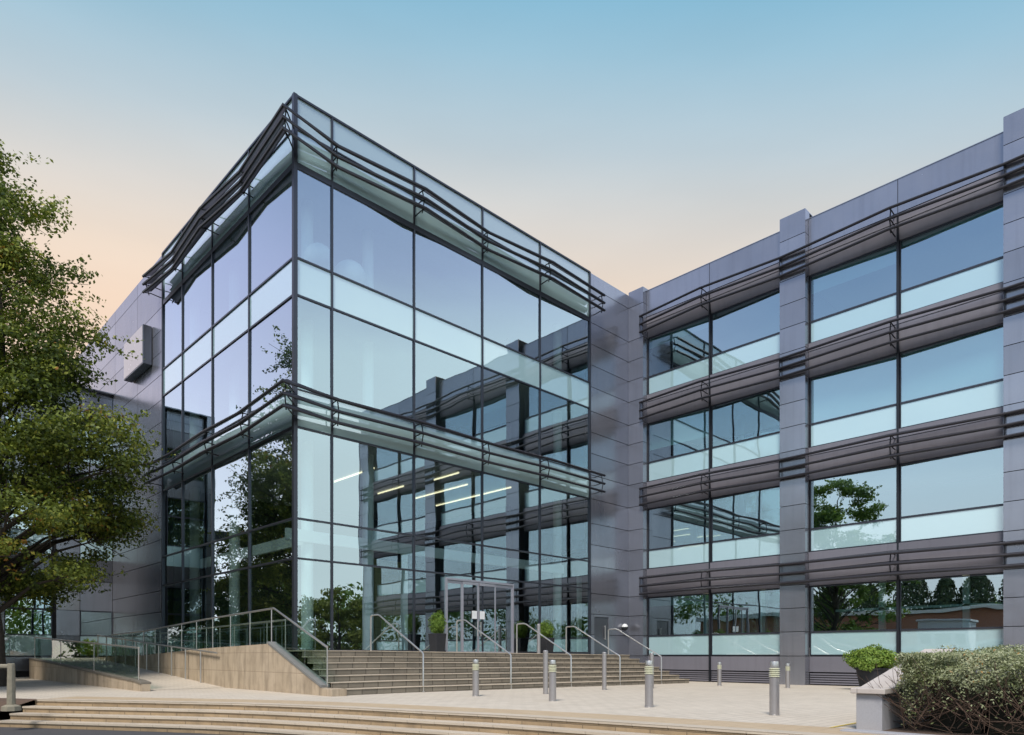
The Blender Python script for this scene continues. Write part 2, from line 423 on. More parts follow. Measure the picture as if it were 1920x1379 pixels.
# ------------------------------------------------------------------ key dimensions
XA, YB = 11.13, 21.8          # glass block: left glass face is plane X = XA, right glass face is plane Y = YB
XG = x_at(1105, YB)           # right end of the glazing
YG = y_at(306, XA)            # left end of the glazing
XP, XW = 29.8, 30.23          # wing: pilaster face, window plane
YL = y_at(211, XA)            # rear wing front face
TOP = 19.87
JZ = [19.2, 17.45, 16.4, 15.38, 14.3, 13.1, 12.07, 11.03, 9.97, 8.8, 7.6, 6.55, 5.5, 4.15, 3.15, 2.13, 1.08]
def gz(X): return -0.0095 * (min(max(X, 12.5), 32) - 12.5)
PZ = 1.26
def pz(X): return PZ + gz(X)

# ------------------------------------------------------------------ ground, road, plaza, steps
m = MB(); m.face([(-400, -400, -0.66), (400, -400, -0.66), (400, 400, -0.66), (-400, 400, -0.66)])
tag(m.build('ground', M['grass']), kind='structure')
CURVE = [(9.3, -14), (9.75, -8), (9.95, -3), (10.0, 0.5), (9.76, 4.35), (9.08, 8.75), (8.42, 11.1), (7.88, 13.1), (6.97, 15.5), (6.0, 17.3), (3.7, 21.0)]
def catmull(P, n=6):
    P = [Vector(p) for p in P]; out = []
    for i in range(len(P) - 1):
        p0 = P[max(i - 1, 0)]; p1 = P[i]; p2 = P[i + 1]; p3 = P[min(i + 2, len(P) - 1)]
        for k in range(n):
            t = k / n
            out.append(0.5 * ((2 * p1) + (p2 - p0) * t + (2 * p0 - 5 * p1 + 4 * p2 - p3) * t * t + (3 * p1 - p0 - 3 * p2 + p3) * t ** 3))
    out.append(P[-1]); return out
EDGE = catmull(CURVE)
def offset(line, dd):
    out = []
    for i, p in enumerate(line):
        t = (line[min(i + 1, len(line) - 1)] - line[max(i - 1, 0)]).normalized()
        out.append(p + Vector((-t.y, t.x)) * dd)     # left of travel (+Y) = -X side
    return out
def P3(line, z): return [(p.x, p.y, z) for p in line]
m = MB()
cols = [12.5, 20, 32, 60]
rows = EDGE + [Vector((2.7, 22.9)), Vector((1.8, 30)), Vector((1.0, 60))]
for i in range(len(rows) - 1):
    a, b = rows[i], rows[i + 1]
    xs0, xs1 = [a.x] + cols, [b.x] + cols
    for k in range(len(cols)):
        m.face([(xs0[k], a.y, gz(xs0[k])), (xs0[k + 1], a.y, gz(xs0[k + 1])), (xs1[k + 1], b.y, gz(xs1[k + 1])), (xs1[k], b.y, gz(xs1[k]))])
tag(m.build('plaza', M['paver']), kind='structure')
m = MB(); m.strip(P3(offset(EDGE, -0.32), 0.004), P3(offset(EDGE, -1.25), 0.004), 0.5)
m.v = [(x, y, z + gz(x)) for x, y, z in m.v]; m.f = [tuple(reversed(f)) for f in m.f]
tag(m.build('paving_band', M['band']), kind='structure')
RISE, TREAD = 0.148, 0.335
mt, mr = MB(), MB()
EDGE2 = [p for p in EDGE if p.y >= 3.2]
for k in range(0, 4):
    o0 = offset(EDGE2, k * TREAD + 0.02); o1 = offset(EDGE2, (k - 1) * TREAD - .02 if k else -0.32)
    z = -k * RISE + (0.005 if k == 0 else 0)
    # slab nosing: a thin stone slab over the riser
    mt.strip(P3(o1, z), P3(o0, z)); mt.strip(P3(o0, z), P3(o0, z - 0.045))
    mt.face([(o0[-1].x, o0[-1].y, z), (o1[-1].x, o1[-1].y, z), (o1[-1].x, o1[-1].y, z - .045), (o0[-1].x, o0[-1].y, z - .045)])
    oi = offset(EDGE2, k * TREAD)
    mr.strip(P3(oi, z - 0.045), P3(oi, -(k + 1) * RISE))
    e0, e1 = oi[-1], offset(EDGE2, (k - 1) * TREAD)[-1]
    mr.face([(e0.x, e0.y, z - .045), (e1.x, e1.y, z - .045), (e1.x, e1.y, -0.62), (e0.x, e0.y, -0.62)])
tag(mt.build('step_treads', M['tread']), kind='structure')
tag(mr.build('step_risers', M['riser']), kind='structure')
m = MB(); m.face([(-12, -120, -0.592), (60, -120, -0.592), (60, -14, -0.592), (9.2, -14, -0.592)]);
m.face([(-12, -120, -0.592), (9.2, -14, -0.592), (10.2, 21, -0.592), (-12, 21, -0.592)])
m.face([(-12, 21, -0.592), (2.2, 21, -0.592), (0.5, 30, -0.592), (-3, 120, -0.592), (-12, 120, -0.592)])
tag(m.build('road', M['asphalt']), kind='structure')
m = MB()
bed = [(3.72, 20.9, 0.012), (3.3, 21.9, 0.012), (2.62, 23.0, 0.012), (1.5, 31, 0.0), (0.7, 60, -0.05), (-3.0, 60, -.58), (-0.5, 30, -0.58), (1.4, 22.5, -0.5), (2.35, 20.75, -0.5), (3.0, 21.0, -.25)]
cb = (2.3, 22.2, -.12)
for i in range(len(bed)): m.face([bed[i], bed[(i + 1) % len(bed)], cb])
tag(m.build('planting_bed', M['soil']), kind='structure')
m = MB(); m.face([(11.0, 4.22, 0.009), (12.1, 4.22, 0.009), (12.1, 4.262, 0.009), (10.95, 4.262, 0.009)], .5)
m.f = [tuple(f) for f in m.f]
tag(m.build('yellow_line', M['yellow']), kind='structure')

# entrance stairs: 7 risers, wrapping round the right corner
ST0, SX1, NR, TR = 17.05, 27.9, 7, 0.33
mt, mr = MB(), MB()
XS = [9.95, 12.5]
for k in range(NR):
    y0 = ST0 + k * TR; xe = SX1 - k * TR * 0.92
    h = PZ / NR
    za, zb = h * k, h * (k + 1)
    xs = XS + [xe]
    yend = YB if k == NR - 1 else y0 + TR + .03
    for i in range(2):
        a, b = xs[i], xs[i + 1]
        mr.face([(a, y0, za + gz(a) - .02), (b, y0, za + gz(b) - .02), (b, y0, zb + gz(b) - .024), (a, y0, zb + gz(a) - .024)])
        mt.hexa([(a, y0 - .02, zb + gz(a) - .024), (b, y0 - .02, zb + gz(b) - .024), (b, yend, zb + gz(b) - .024), (a, yend, zb + gz(a) - .024)],
                [(a, y0 - .02, zb + gz(a)), (b, y0 - .02, zb + gz(b)), (b, yend, zb + gz(b)), (a, yend, zb + gz(a))])
    g = gz(xe)
    mr.face([(xe, y0, za + g - .02), (xe, YB, za + g - .02), (xe, YB, zb + g - .024), (xe, y0, zb + g - .024)])
    x2 = xe - (TR + .04 if k < NR - 1 else 3)
    if k < NR - 1:
        mt.hexa([(x2, y0 + TR + .035, zb + g - .024), (xe + .02, y0 + TR + .035, zb + g - .024), (xe + .02, YB - .01, zb + g - .024), (x2, YB - .01, zb + g - .024)],
                [(x2, y0 + TR + .035, zb + g - .001), (xe + .02, y0 + TR + .035, zb + g - .001), (xe + .02, YB - .01, zb + g - .001), (x2, YB - .01, zb + g - .001)])
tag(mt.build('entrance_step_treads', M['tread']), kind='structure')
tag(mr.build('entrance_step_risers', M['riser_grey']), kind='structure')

# ------------------------------------------------------------------ facade helpers
def panels_x(mb, X, y0, y1, z0, z1, vj=(), out=-1, gap=0.028, th=0.05):
    """cladding panels on a plane X=const, facing -X (out=-1)"""
    ys = [y0] + sorted(v for v in vj if y0 < v < y1) + [y1]
    zs = [z0] + sorted(z for z in JZ if z0 + .1 < z < z1 - .1) + [z1]
    for i in range(len(ys) - 1):
        for k in range(len(zs) - 1):
            g = gap / 2
            a, b = ys[i] + (g if i else 0), ys[i + 1] - (g if i < len(ys) - 2 else 0)
            c, e = zs[k] + (g if k else 0), zs[k + 1] - (g if k < len(zs) - 2 else 0)
            mb.box(min(X, X - out * th), max(X, X - out * th), a, b, c, e)
def panels_y(mb, Y, x0, x1, z0, z1, vj=(), gap=0.028, th=0.05, out=-1):
    xs = [x0] + sorted(v for v in vj if x0 < v < x1) + [x1]
    zs = [z0] + sorted(z for z in JZ if z0 + .1 < z < z1 - .1) + [z1]
    for i in range(len(xs) - 1):
        for k in range(len(zs) - 1):
            g = gap / 2
            a, b = xs[i] + (g if i else 0), xs[i + 1] - (g if i < len(xs) - 2 else 0)
            c, e = zs[k] + (g if k else 0), zs[k + 1] - (g if k < len(zs) - 2 else 0)
            mb.box(a, b, min(Y, Y - out * th), max(Y, Y - out * th), c, e)

def louvre(parent, path, zs, bracket_ids, base_fn, label=None, wid=(0.34, 0.18), rad=0.058):
    """path: plan points of the blade noses [(x,y,nx,ny,wide)], n = inward unit vector"""
    nose, plate = MB(), MB()
    for z in zs:
        L = [Vector((p[0], p[1], z)) for p in path]
        nose.tube(L, rad, 8)
        top, bot = [], []
        for p, l in zip(path, L):
            w = wid[0] if p[4] else wid[1]
            q = l + Vector((p[2] * w, p[3] * w, 0.20 * w / .4))
            top.append((l, q))
        for i in range(len(top) - 1):
            (a, b), (c, d2) = top[i], top[i + 1]
            u = Vector((0, 0, 0.014))
            plate.hexa([a - u, c - u, d2 - u, b - u], [a + u, c + u, d2 + u, b + u], .5)
        nose.tube([t[1] for t in top], 0.022, 6)
    o = nose.build('sun_louvre', M['louvre'], parent, smooth=True)
    if label: o['label'] = label
    plate.build('blade', M['louvre_face'], o)
    for i in bracket_ids:
        p = path[i]; b = MB()
        zt, zb = zs[0], zs[-1]
        f = base_fn(p)
        inn = Vector((p[2], p[3], 0)); kk = min(.34, .42 * (Vector((f[0], f[1], 0)) - Vector((p[0], p[1], 0))).length)
        P = Vector((p[0], p[1], 0))
        for z in zs:
            a = P + Vector((0, 0, z)); 
            e = Vector((f[0], f[1], z + 0.02))
            b.tube([a + inn * .02, a + inn * kk + Vector((0, 0, .06)), e], 0.024, 5)
        b.tube([P + inn * kk * .8 + Vector((0, 0, zt + .08)), P + inn * kk * .4 + Vector((0, 0, (zt + zb) / 2)), P + inn * kk * .8 + Vector((0, 0, zb - .05))], 0.024, 5)
        b.build('bracket', M['black'], o)
    return o

# ------------------------------------------------------------------ 1. glass entrance block
blk = empty('glass_entrance_block', (XA, YB, 0), 'four storey glass corner block with zigzag dark sun louvres above the entrance stairs', 'building')
ZL = [PZ, 4.37, 5.71, 8.78, 10.05, 13.2, 14.45, 17.54, 18.75, TOP]
KIND = ['g', 'g', 'g', 's', 'g', 's', 'g', 's', 'p']
XM = [XA] + [x_at(p, YB) for p in (622, 776, 904, 1012)] + [XG]
YM = [YB] + [y_at(p, XA) for p in (468, 399, 343)] + [YG]
TH = 0.03
def pane_obj(kind, pts, parent, tilt=0.0036):
    m = MB(); n = Vector(pts[1]) - Vector(pts[0]); n = n.cross(Vector(pts[3]) - Vector(pts[0])).normalized()
    c = sum((Vector(p) for p in pts), Vector()) / 4
    ax = Vector((rng.uniform(-1, 1), rng.uniform(-1, 1), rng.uniform(-1, 1)))
    R = Matrix.Rotation(rng.uniform(-tilt, tilt), 3, ax)
    P = [c + R @ (Vector(p) - c) for p in pts]
    m.face(P); 
    nm, mt_ = {'g': ('glass_pane', 'glass'), 's': ('spandrel_panel', 'spandrel'), 'p': ('parapet_panel', 'parapet'), 'w': ('glass_pane', 'glass_wing'), 'ws': ('spandrel_panel', 'spandrel')}[kind]
    return m.build(nm, M[mt_], parent)
DX0, DX1 = x_at(835, YB), x_at(962, YB)
for i in range(5):
    for k in range(len(ZL) - 1):
        z0 = ZL[k] if k else 1.05
        if k == 0:
            segs = [(XM[i], XM[i + 1])]
            ns = []
            for a, b in segs:
                if b <= DX0 or a >= DX1: ns.append((a, b))
                else:
                    if a < DX0: ns.append((a, DX0))
                    if b > DX1: ns.append((DX1, b))
            for a, b in ns: pane_obj('g', [(a, YB, z0), (b, YB, z0), (b, YB, ZL[1]), (a, YB, ZL[1])], blk)
        else:
            pane_obj(KIND[k], [(XM[i], YB, z0), (XM[i + 1], YB, z0), (XM[i + 1], YB, ZL[k + 1]), (XM[i], YB, ZL[k + 1])], blk)
for i in range(4):
    for k in range(len(ZL) - 1):
        z0 = ZL[k] if k else 0.2
        pane_obj(KIND[k], [(XA, YM[i + 1], z0), (XA, YM[i], z0), (XA, YM[i], ZL[k + 1]), (XA, YM[i + 1], ZL[k + 1])], blk)
m = MB()
for k, x in enumerate(XM[1:-1]): m.box(x - .035, x + .035, YB - .05, YB + .09, 1.0, TOP)
for y in YM[1:-1]: m.box(XA - .05, XA + .09, y - .035, y + .035, 0.15, TOP)
m.box(XA - .07, XA + .07, YB - .07, YB + .07, 0.15, TOP + .03)
m.box(XG - .05, XG + .05, YB - .062, YB + .1, 1.0, TOP)
m.box(XA - .062, XA + .1, YG - .05, YG + .05, 0.15, TOP)
m.build('mullion', M['frame'], blk)
m = MB()
for k, z in enumerate(ZL[1:-1]):
    h = 0.032 if z not in (17.54,) else 0.10
    if z in (10.05, 18.75): h = 0.02
    m.box(XA + .07, XG - .05, YB - .04, YB + .08, z - h, z + h)
    m.box(XA - .04, XA + .08, YB + .07, YG - .05, z - h, z + h)
m.box(XA + .07, XG, YB - .06, YB + .12, TOP - .05, TOP + .02)
m.box(XA - .06, XA + .12, YB + .07, YG, TOP - .05, TOP + .02)
m.box(XA + .07, DX0, YB - .045, YB + .08, 1.0, PZ + .05); m.box(DX1, XG - .05, YB - .045, YB + .08, 0.95, PZ + .02)
m.build('transom', M['frame'], blk)
# solid body: roof, floors, inner walls
XR, YR = 40.0, 62.0
m = MB(); m.box(XA + .25, XR, YB + .25, YR, 17.7, 18.5); m.build('roof', M['ceiling'], blk)
for z0, z1 in ((8.95, 9.9), (13.35, 14.1)):
    m = MB(); m.box(XA + .3, XR - .1, YB + .3, YR - .1, z0, z1); m.build('floor_slab', M['ceiling'], blk)
m = MB(); m.box(XA + .1, XR - .1, YB + .1, YR - .1, 0.1, 1.18); m.build('lobby_floor', M['intfloor'], blk)
m = MB(); m.box(XG - 1.2, XG - 1.0, YB + 4.5, YB + 12.5, 1.2, 17.7); m.build('inner_wall', M['intwall'], blk)
m = MB(); m.box(XA + .4, XG - 1.0, YB + 12.6, YB + 12.8, 1.2, 17.7); m.build('inner_wall', M['intwall'], blk)
m = MB(); m.box(XA, XR, YR - .05, YR + .2, -.5, TOP - .5); m.build('rear_wall', M['clad_dark'], blk)
m = MB()
yc = YB + 1.75
for px in (576, 690, 1045): m.lathe((x_at(px, yc), yc, 0), [(0.22, 1.18), (0.22, 17.7)], 20)
for X, Y in ((XA + 1.1, YB + 7.5), (XA + 1.1, YB + 12), (XA + 8, YB + 8)): m.lathe((X, Y, 0), [(0.22, 1.18), (0.22, 17.7)], 20)
m.build('column', M['column'], blk, smooth=True)
m = MB(); m.box(XA + .4, XG - .3, YB + 1.38, YB + 1.52, 5.2, 5.62)
for px in (758, 1086): xx = x_at(px, YB + 1.45); m.box(xx - .13, xx + .13, YB + 1.39, YB + 1.51, 1.18, 5.2)
m.box(XA + 1.3, XA + 1.44, YB + 1.6, YG - .5, 5.2, 5.62)
m.build('lobby_frame', M['column'], blk)
m = MB(); m.box(x_at(700, YB + 2.4), x_at(762, YB + 2.4), YB + 2.3, YB + 2.5, 1.18, 5.0); m.build('stone_feature_wall', M['yellowstone'], blk)
# low reception joinery and staff screens inside the lobby
m = MB(); m.box(16.5, 20.5, YB + 6, YB + 6.8, 1.18, 2.3); m.build('reception_desk', M['intdark'], blk)
for (X, ya, yb2) in ((20.8, 24.2, 28.3), (22.6, 23.2, 28.8), (18.9, 26.5, 28.6), (19.2, 22.9, 24.6), (16.2, 24.8, 28.0)):
    m = MB(); m.box(X - .022, X + .022, ya, yb2, 8.88, 8.93); m.build('ceiling_light', M['tube'], blk)
for px, y_, r_, z_ in ((598, YB + 1.0, .52, 15.35), (656, YB + 1.1, .62, 15.2)):
    m = MB(); cc = (x_at(px, y_), y_, z_)
    m.lathe(cc, [(r_ * math.sin(a) + .001, r_ * -math.cos(a)) for a in [math.pi * j / 12 for j in range(13)]], 24)
    m.build('round_acoustic_shade', M['column'], blk, smooth=True)
# cladding between glass and wing, and left of the glass
m = MB(); m.box(XG + .05, XP + .5, YB + .06, YB + .3, -.5, TOP - .02); m.build('backing_wall', M['joint'], blk)
m = MB(); m.box(XA + .06, XA + .3, YG + .05, YR, 0, TOP - .02); m.build('backing_wall', M['joint'], blk)
m = MB()
DW0, DW1, DZ1 = x_at(1114.5, YB), x_at(1141, YB), 3.02
panels_y(m, YB, XG + .05, XP, 3.15, TOP, [(XG + XP) / 2 + 9e3])
panels_y(m, YB, XG + .05, DW0, -.2, 3.125, [])
panels_y(m, YB, DW1, XP, -.2, 3.125, [])
m.box(DW0, DW1, YB, YB + .05, DZ1, 3.125)
m.build('front_wall', M['clad'], blk); m = MB()
vj = [y_at(p, XA) for p in (258, 216)]
panels_x(m, XA, YG + .05, YR, 0.0, TOP, vj + [YG + .05 + 3.4 * k for k in range(4, 8)])
m.build('side_wall', M['clad'], blk)
dr = MB(); dr.box(DW0 + .02, DW1 - .02, YB + .03, YB + .06, 1.1, DZ1 - .02); do = dr.build('door', M['clad_dark'], blk)
h = MB(); xx = DW1 - .32; h.tube([(xx, YB - .04, 1.9), (xx, YB - .04, 2.6)], .025, 8); h.tube([(xx, YB - .04, 1.95), (xx, YB + .04, 1.95)], .015, 6); h.tube([(xx, YB - .04, 2.55), (xx, YB + .04, 2.55)], .015, 6); h.build('handle', M['steel'], do)
# revolving/sliding entrance doors
ed = MB(); zt = 4.22
ed.box(DX0, DX0 + .07, YB - .06, YB + .08, 1.1, zt); ed.box(DX1 - .07, DX1, YB - .06, YB + .08, 1.1, zt)
ed.box(DX0 + .07, DX1 - .07, YB - .06, YB + .08, zt - .08, zt)
ed.box((DX0 + DX1) / 2 - .14, (DX0 + DX1) / 2 + .14, YB - .12, YB - .09, zt - .22, zt - .1)
edo = ed.build('door_frame', M['alu'], blk)
m = MB(); m.face([(DX0, YB, zt), (DX1, YB, zt), (DX1, YB, 4.37), (DX0, YB, 4.37)]); m.build('glass_pane', M['glass'], blk)
dxs = [DX0 + .07, x_at(866, YB), x_at(895.5, YB), x_at(928, YB), DX1 - .07]
for i in range(4):
    a, b = dxs[i], dxs[i + 1]; yy = YB - (.03 if i in (1, 2) else -.01)
    w = .045
    m = MB()
    m.box(a, a + w, yy - .025, yy + .025, 1.12, zt - .1); m.box(b - w, b, yy - .025, yy + .025, 1.12, zt - .1)
    m.box(a + w, b - w, yy - .025, yy + .025, zt - .2, zt - .1); m.box(a + w, b - w, yy - .025, yy + .025, 1.12, 1.27)
    lf = m.build('door_leaf', M['alu'], blk)
    m = MB(); m.face([(a + w, yy, 1.27), (b - w, yy, 1.27), (b - w, yy, zt - .2), (a + w, yy, zt - .2)]); m.build('glass_pane', M['glass'], lf)
    if i in (1, 2):
        m = MB(); xx = b - w - .32 if i == 1 else a + w + .02
        m.box(xx, xx + .28, yy - .032, yy - .028, 2.62, 2.95); m.build('notice', M['white'], lf)
        m = MB(); xx = b - w - .05 if i == 1 else a + w + .05
        m.tube([(xx, yy - .07, 1.9), (xx, yy - .07, 2.5)], .02, 6); m.build('handle', M['steel'], lf)
# louvres wrapping the corner
PB = [(.78, 0, 1), (.42, 622, 0), (.76, 776, 1), (.42, 904, 0), (.80, 1012, 1)]
def box_louvre(zs, lab, amp=1.0):
    path = []
    lx = [(.76, YG + .35, 1), (.5, YM[3] - .1, 0), (.74, YM[2] - .6, 1), (.5, YM[1] - .3, 0)]
    for p, y, w in lx: path.append((XA - (.62 + (p - .62) * amp), y, 1, 0, w))
    path.append((XA - .80, YB - .80, .7071, .7071, 1))
    for p, px, w in PB[1:]: path.append((x_at(px, YB) + .02, YB - (.62 + (p - .62) * amp), 0, 1, w))
    path.append((XG + .42, YB - .62, 0, 1, 0))
    def base(p):
        return (XA, p[1]) if p[2] == 1 else ((XA, YB) if p[2] > .1 else (p[0], YB))
    louvre(blk, path, zs, list(range(len(path))), base, lab)
box_louvre([18.65, 18.28, 17.92], 'upper band of three dark zigzag louvre blades')
box_louvre([9.87, 9.47, 9.08], 'lower band of three dark louvre blades', .45)

# ------------------------------------------------------------------ 2. right wing
wing = empty('office_wing', (XP, YB, 0), 'long grey panelled wing with pilasters and four window rows at the right', 'building')
PIL = [(20.9, YB), (12.58, 13.70), (4.42, 5.54), (-3.75, -2.62)]
BAY = [(13.70, 20.9), (5.54, 12.58), (-2.62, 4.42)]
HEAD = [4.08, 8.65, 13.06, 17.47]; TRN = [2.11, 6.54, 11.05, 15.46]; SPB = [1.10, 5.56, 10.05, 14.53]
XB = XR
m = MB()
m.box(XW + .06, XB, -3.6, YB + .05, 17.5, TOP - .3)
m.build('roof', M['ceiling'], wing)
for (a, b) in PIL:
    mw, mj = MB(), MB()
    tp = TOP + (.32 if b < 20.95 else .12)
    panels_x(mw, XP, a, b if b < YB else YB - .002, -.2, tp)
    panels_y(mw, a, XP + .05, XW, -.2, tp, gap=.02)
    mw.box(XP, XW + .5, a, b - .004, tp, tp + .03)
    po = mw.build('pilaster', M['clad'], wing)
    mj.box(XP + .05, XW + .4, a + .05, b - .02, -.2, tp - .03)
    mj.build('backing', M['joint'], po)
for (a, b) in BAY:
    c = (a + b) / 2
    mw, mj = MB(), MB()
    for (u, v_) in ((a + .01, c - .01), (c + .01, b - .01)): mw.box(XW - .12, XW - .07, u, v_, 18.55, TOP)
    mw.box(XW - .14, XW + .3, a + .01, b - .01, TOP, TOP + .03)
    mw.build('parapet', M['clad'], wing)
    for k in range(4):
        z1 = SPB[k + 1] if k < 3 else 18.53
        ms = MB()
        for (u, v_) in ((a + .01, c - .035), (c + .035, b - .01)):
            # sloping recessed panel: from the louvre line back to the window head
            ms.hexa([(XW - .12, u, z1 - .35), (XW + .1, u, z1 - .35), (XW + .1, v_, z1 - .35), (XW - .12, v_, z1 - .35)],
                    [(XW - .12, u, z1 - .02), (XW + .1, u, z1 - .02), (XW + .1, v_, z1 - .02), (XW - .12, v_, z1 - .02)])
            ms.hexa([(XW - .012, u, HEAD[k] + .03), (XW + .1, u, HEAD[k] + .03), (XW + .1, v_, HEAD[k] + .03), (XW - .012, v_, HEAD[k] + .03)],
                    [(XW - .10, u, z1 - .37), (XW + .1, u, z1 - .37), (XW + .1, v_, z1 - .37), (XW - .10, v_, z1 - .37)])
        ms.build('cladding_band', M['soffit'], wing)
    ms = MB()
    for (u, v_) in ((a + .01, c - .02), (c + .02, b - .01)):
        ms.box(XW - .02, XW + .1, u, v_, .40, 1.06)
    for i in range(5): ms.box(XW + .0, XW + .04, a + .02, b - .02, -.12 + i * .1, -.06 + i * .1)
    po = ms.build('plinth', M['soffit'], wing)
    mj.box(XW + .1, XW + .3, a, b, -.3, 1.1)
    mj.build('backing', M['joint'], po)
m = MB()
for (a, b) in BAY:
    c = (a + b) / 2
    m.box(XW - .13, XW + .08, c - .035, c + .035, -.15, 18.53)
    m.box(XW - .125, XW + .08, c - .012, c + .012, 18.54, TOP - .02)
m.build('mullion', M['black'], wing)
wi = 0
for bi, (a, b) in enumerate(BAY):
    c = (a + b) / 2
    for k in range(4):
        for (u, v_, s) in ((a + .03, c - .04, 0), (c + .04, b - .03, 1)):
            f = MB(); t_ = .045
            f.box(XW - .02, XW + .06, u, v_, HEAD[k] - t_, HEAD[k]); f.box(XW - .02, XW + .06, u, v_, TRN[k] - .04, TRN[k] + .04)
            f.box(XW - .02, XW + .06, u, v_, SPB[k], SPB[k] + t_)
            f.box(XW - .015, XW + .055, u, u + t_, SPB[k] + t_, HEAD[k] - t_); f.box(XW - .015, XW + .055, v_ - t_, v_, SPB[k] + t_, HEAD[k] - t_)
            fo = f.build('window', M['frame'], wing)
            p0, p1 = (XW + .01, v_ - t_), (XW + .01, u + t_)
            pane_obj('w', [(*p0, TRN[k] + .04), (*p1, TRN[k] + .04), (*p1, HEAD[k] - t_), (*p0, HEAD[k] - t_)], fo, .004)
            pane_obj('ws', [(*p0, SPB[k] + t_), (*p1, SPB[k] + t_), (*p1, TRN[k] - .04), (*p0, TRN[k] - .04)], fo, .003)
            bl = {(0, 2, 1): 1.35, (1, 3, 1): .75, (1, 3, 0): .22, (0, 3, 1): .5, (0, 0, 1): .45, (1, 2, 1): 1.9, (1, 2, 0): 1.9}.get((bi, k, s))
            if bl:
                q = MB(); q.face([(XW + .14, v_, HEAD[k] - bl), (XW + .14, u, HEAD[k] - bl), (XW + .14, u, HEAD[k]), (XW + .14, v_, HEAD[k])]); q.build('roller_blind', M['blind'], fo)
    # glass return strips beside pilaster
for z in (0.9, 4.55, 9.0, 13.45):
    m = MB(); m.box(XW + .12, XB - .1, -3.5, YB - .05, z, z + .55); m.build('floor_slab', M['ceiling'], wing)
m = MB(); m.box(36.5, 36.7, -3.5, YB, -.2, 17.5); m.box(XW + .5, XB, 12.9, 13.1, -.2, 17.5); m.box(XW + .5, XB, 4.9, 5.1, -.2, 17.5); m.box(XP + .4, XB, YB - .02, YB + .04, -.2, 18)
m.build('inner_wall', M['intwall'], wing)
m = MB(); m.box(XP + .02, XB, -3.95, -3.75, -.3, TOP + .2); m.box(XB, XB + .3, -3.75, YR, -.3, TOP - .4); m.build('end_wall', M['clad_dark'], wing)
m = MB()
for y in (7.2, 10.3, 15.6, 18.7):
    m.box(XW + 1.9, XW + 2.1, y - .12, y + .12, 1.4, 4.6)
m.box(XW + 1.9, XW + 2.0, 6, 12.2, 3.05, 3.15)
m.build('inner_post', M['column'], wing)
for y in (7.4, 9.2, 11.0, 16, 18.5):
    m = MB(); m.box(XW + 1.0, XW + 2.6, y - .06, y + .06, 4.48, 4.54); m.build('ceiling_light', M['tube'], wing)
def wing_path():
    path = [(XP - .16, 21.0, 1, 0, 0)]
    for bi, (a, b) in enumerate(BAY):
        c = (a + b) / 2
        path.append((XW - .86, c + .1, 1, 0, 1)); path.append((XP - .16, a - .05, 1, 0, 0))
        if bi < 2: path.append((XP - .20, PIL[bi + 1][0] + .1, 1, 0, 0))
    path[-1] = (XP - .16, -3.4, 1, 0, 0)
    return path
for k, nm in enumerate(('first', 'second', 'third', 'top')):
    z = HEAD[k]
    louvre(wing, wing_path(), [z + .98, z + .57, z + .17], [0, 1, 2, 4, 5, 7, 8], lambda p: (XP if abs(p[0] - XP) < .3 else XW - .1, p[1]), None, (.24, .12), .055)

# ------------------------------------------------------------------ 3. rear left wing
rw = empty('rear_office_wing', (XA, YL, 0), 'lower grey office wing with checkered panels and windows, set back behind the tree', 'building')
RX0, RT = 5.7, 15.35
m, m2, md, mj = MB(), MB(), MB(), MB()
mj.box(RX0 + .06, XA - .01, YL + .07, YL + 12, 0, RT - .05)
mj.build('backing_wall', M['joint'], rw)
cx = [RX0, RX0 + .55, x_at(103, YL) - .12, x_at(103, YL) + .05, x_at(150, YL), XA - .0]
rows_z = [(0.3, 1.05), (1.1, 2.15), (2.15, 3.5), (3.5, 5.1), (5.1, 6.3), (6.3, 7.5), (7.5, 9.2), (9.2, 10.3), (10.3, 11.5), (11.5, 13.2), (13.2, 14.2), (14.2, RT)]
panels_y(m, YL - .35, RX0, RX0 + .5, 0, RT); m.build('pilaster', M['clad'], rw); m = MB()
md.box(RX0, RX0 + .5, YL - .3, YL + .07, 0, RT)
for (a, b, c0) in ((cx[1], cx[2], 0), (cx[3], cx[4], 1), (cx[4], cx[5], 2)):
    for j, (z0, z1) in enumerate(rows_z):
        isw = (j % 4 in (2, 3) and c0 == 0 and j < 11) or (c0 == 2 and j in (2, 3 - 1)) 
        if c0 == 2 and j in (1, 5, 9):
            pane_obj('ws', [(a + .02, YL, z0), (b - .02, YL, z0), (b - .02, YL, z1), (a + .02, YL, z1)], rw)
        elif (c0 == 0 and j in (2, 3, 6, 7, 9)) or (c0 == 2 and j in (2, 6, 7, 10)):
            fo = MB(); fo.box(a, b, YL - .02, YL + .05, z0, z0 + .05); fo.box(a, b, YL - .02, YL + .05, z1 - .05, z1)
            fo.box(a, a + .05, YL - .02, YL + .05, z0 + .05, z1 - .05); fo.box(b - .05, b, YL - .02, YL + .05, z0 + .05, z1 - .05)
            f = fo.build('window', M['frame'], rw)
            pane_obj('w', [(a + .05, YL, z0 + .05), (b - .05, YL, z0 + .05), (b - .05, YL, z1 - .05), (a + .05, YL, z1 - .05)], f)
        elif c0 == 0 and j in (1, 5): pane_obj('ws', [(a + .02, YL, z0), (b - .02, YL, z0), (b - .02, YL, z1), (a + .02, YL, z1)], rw)
        else:
            q = MB(); q.box(a + .015, b - .015, YL, YL + .06, z0 + .015, z1 - .015)
            q.build('wall_panel', M['clad_pale'] if (c0 == 1 and j in (3, 7, 0)) else (M['clad_dark'] if (j % 3 == 1) else M['clad']), rw)
m.box(RX0, XA, YL - .37, YL + 12, RT, RT + .06)
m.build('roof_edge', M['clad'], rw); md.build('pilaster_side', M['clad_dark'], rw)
m = MB()
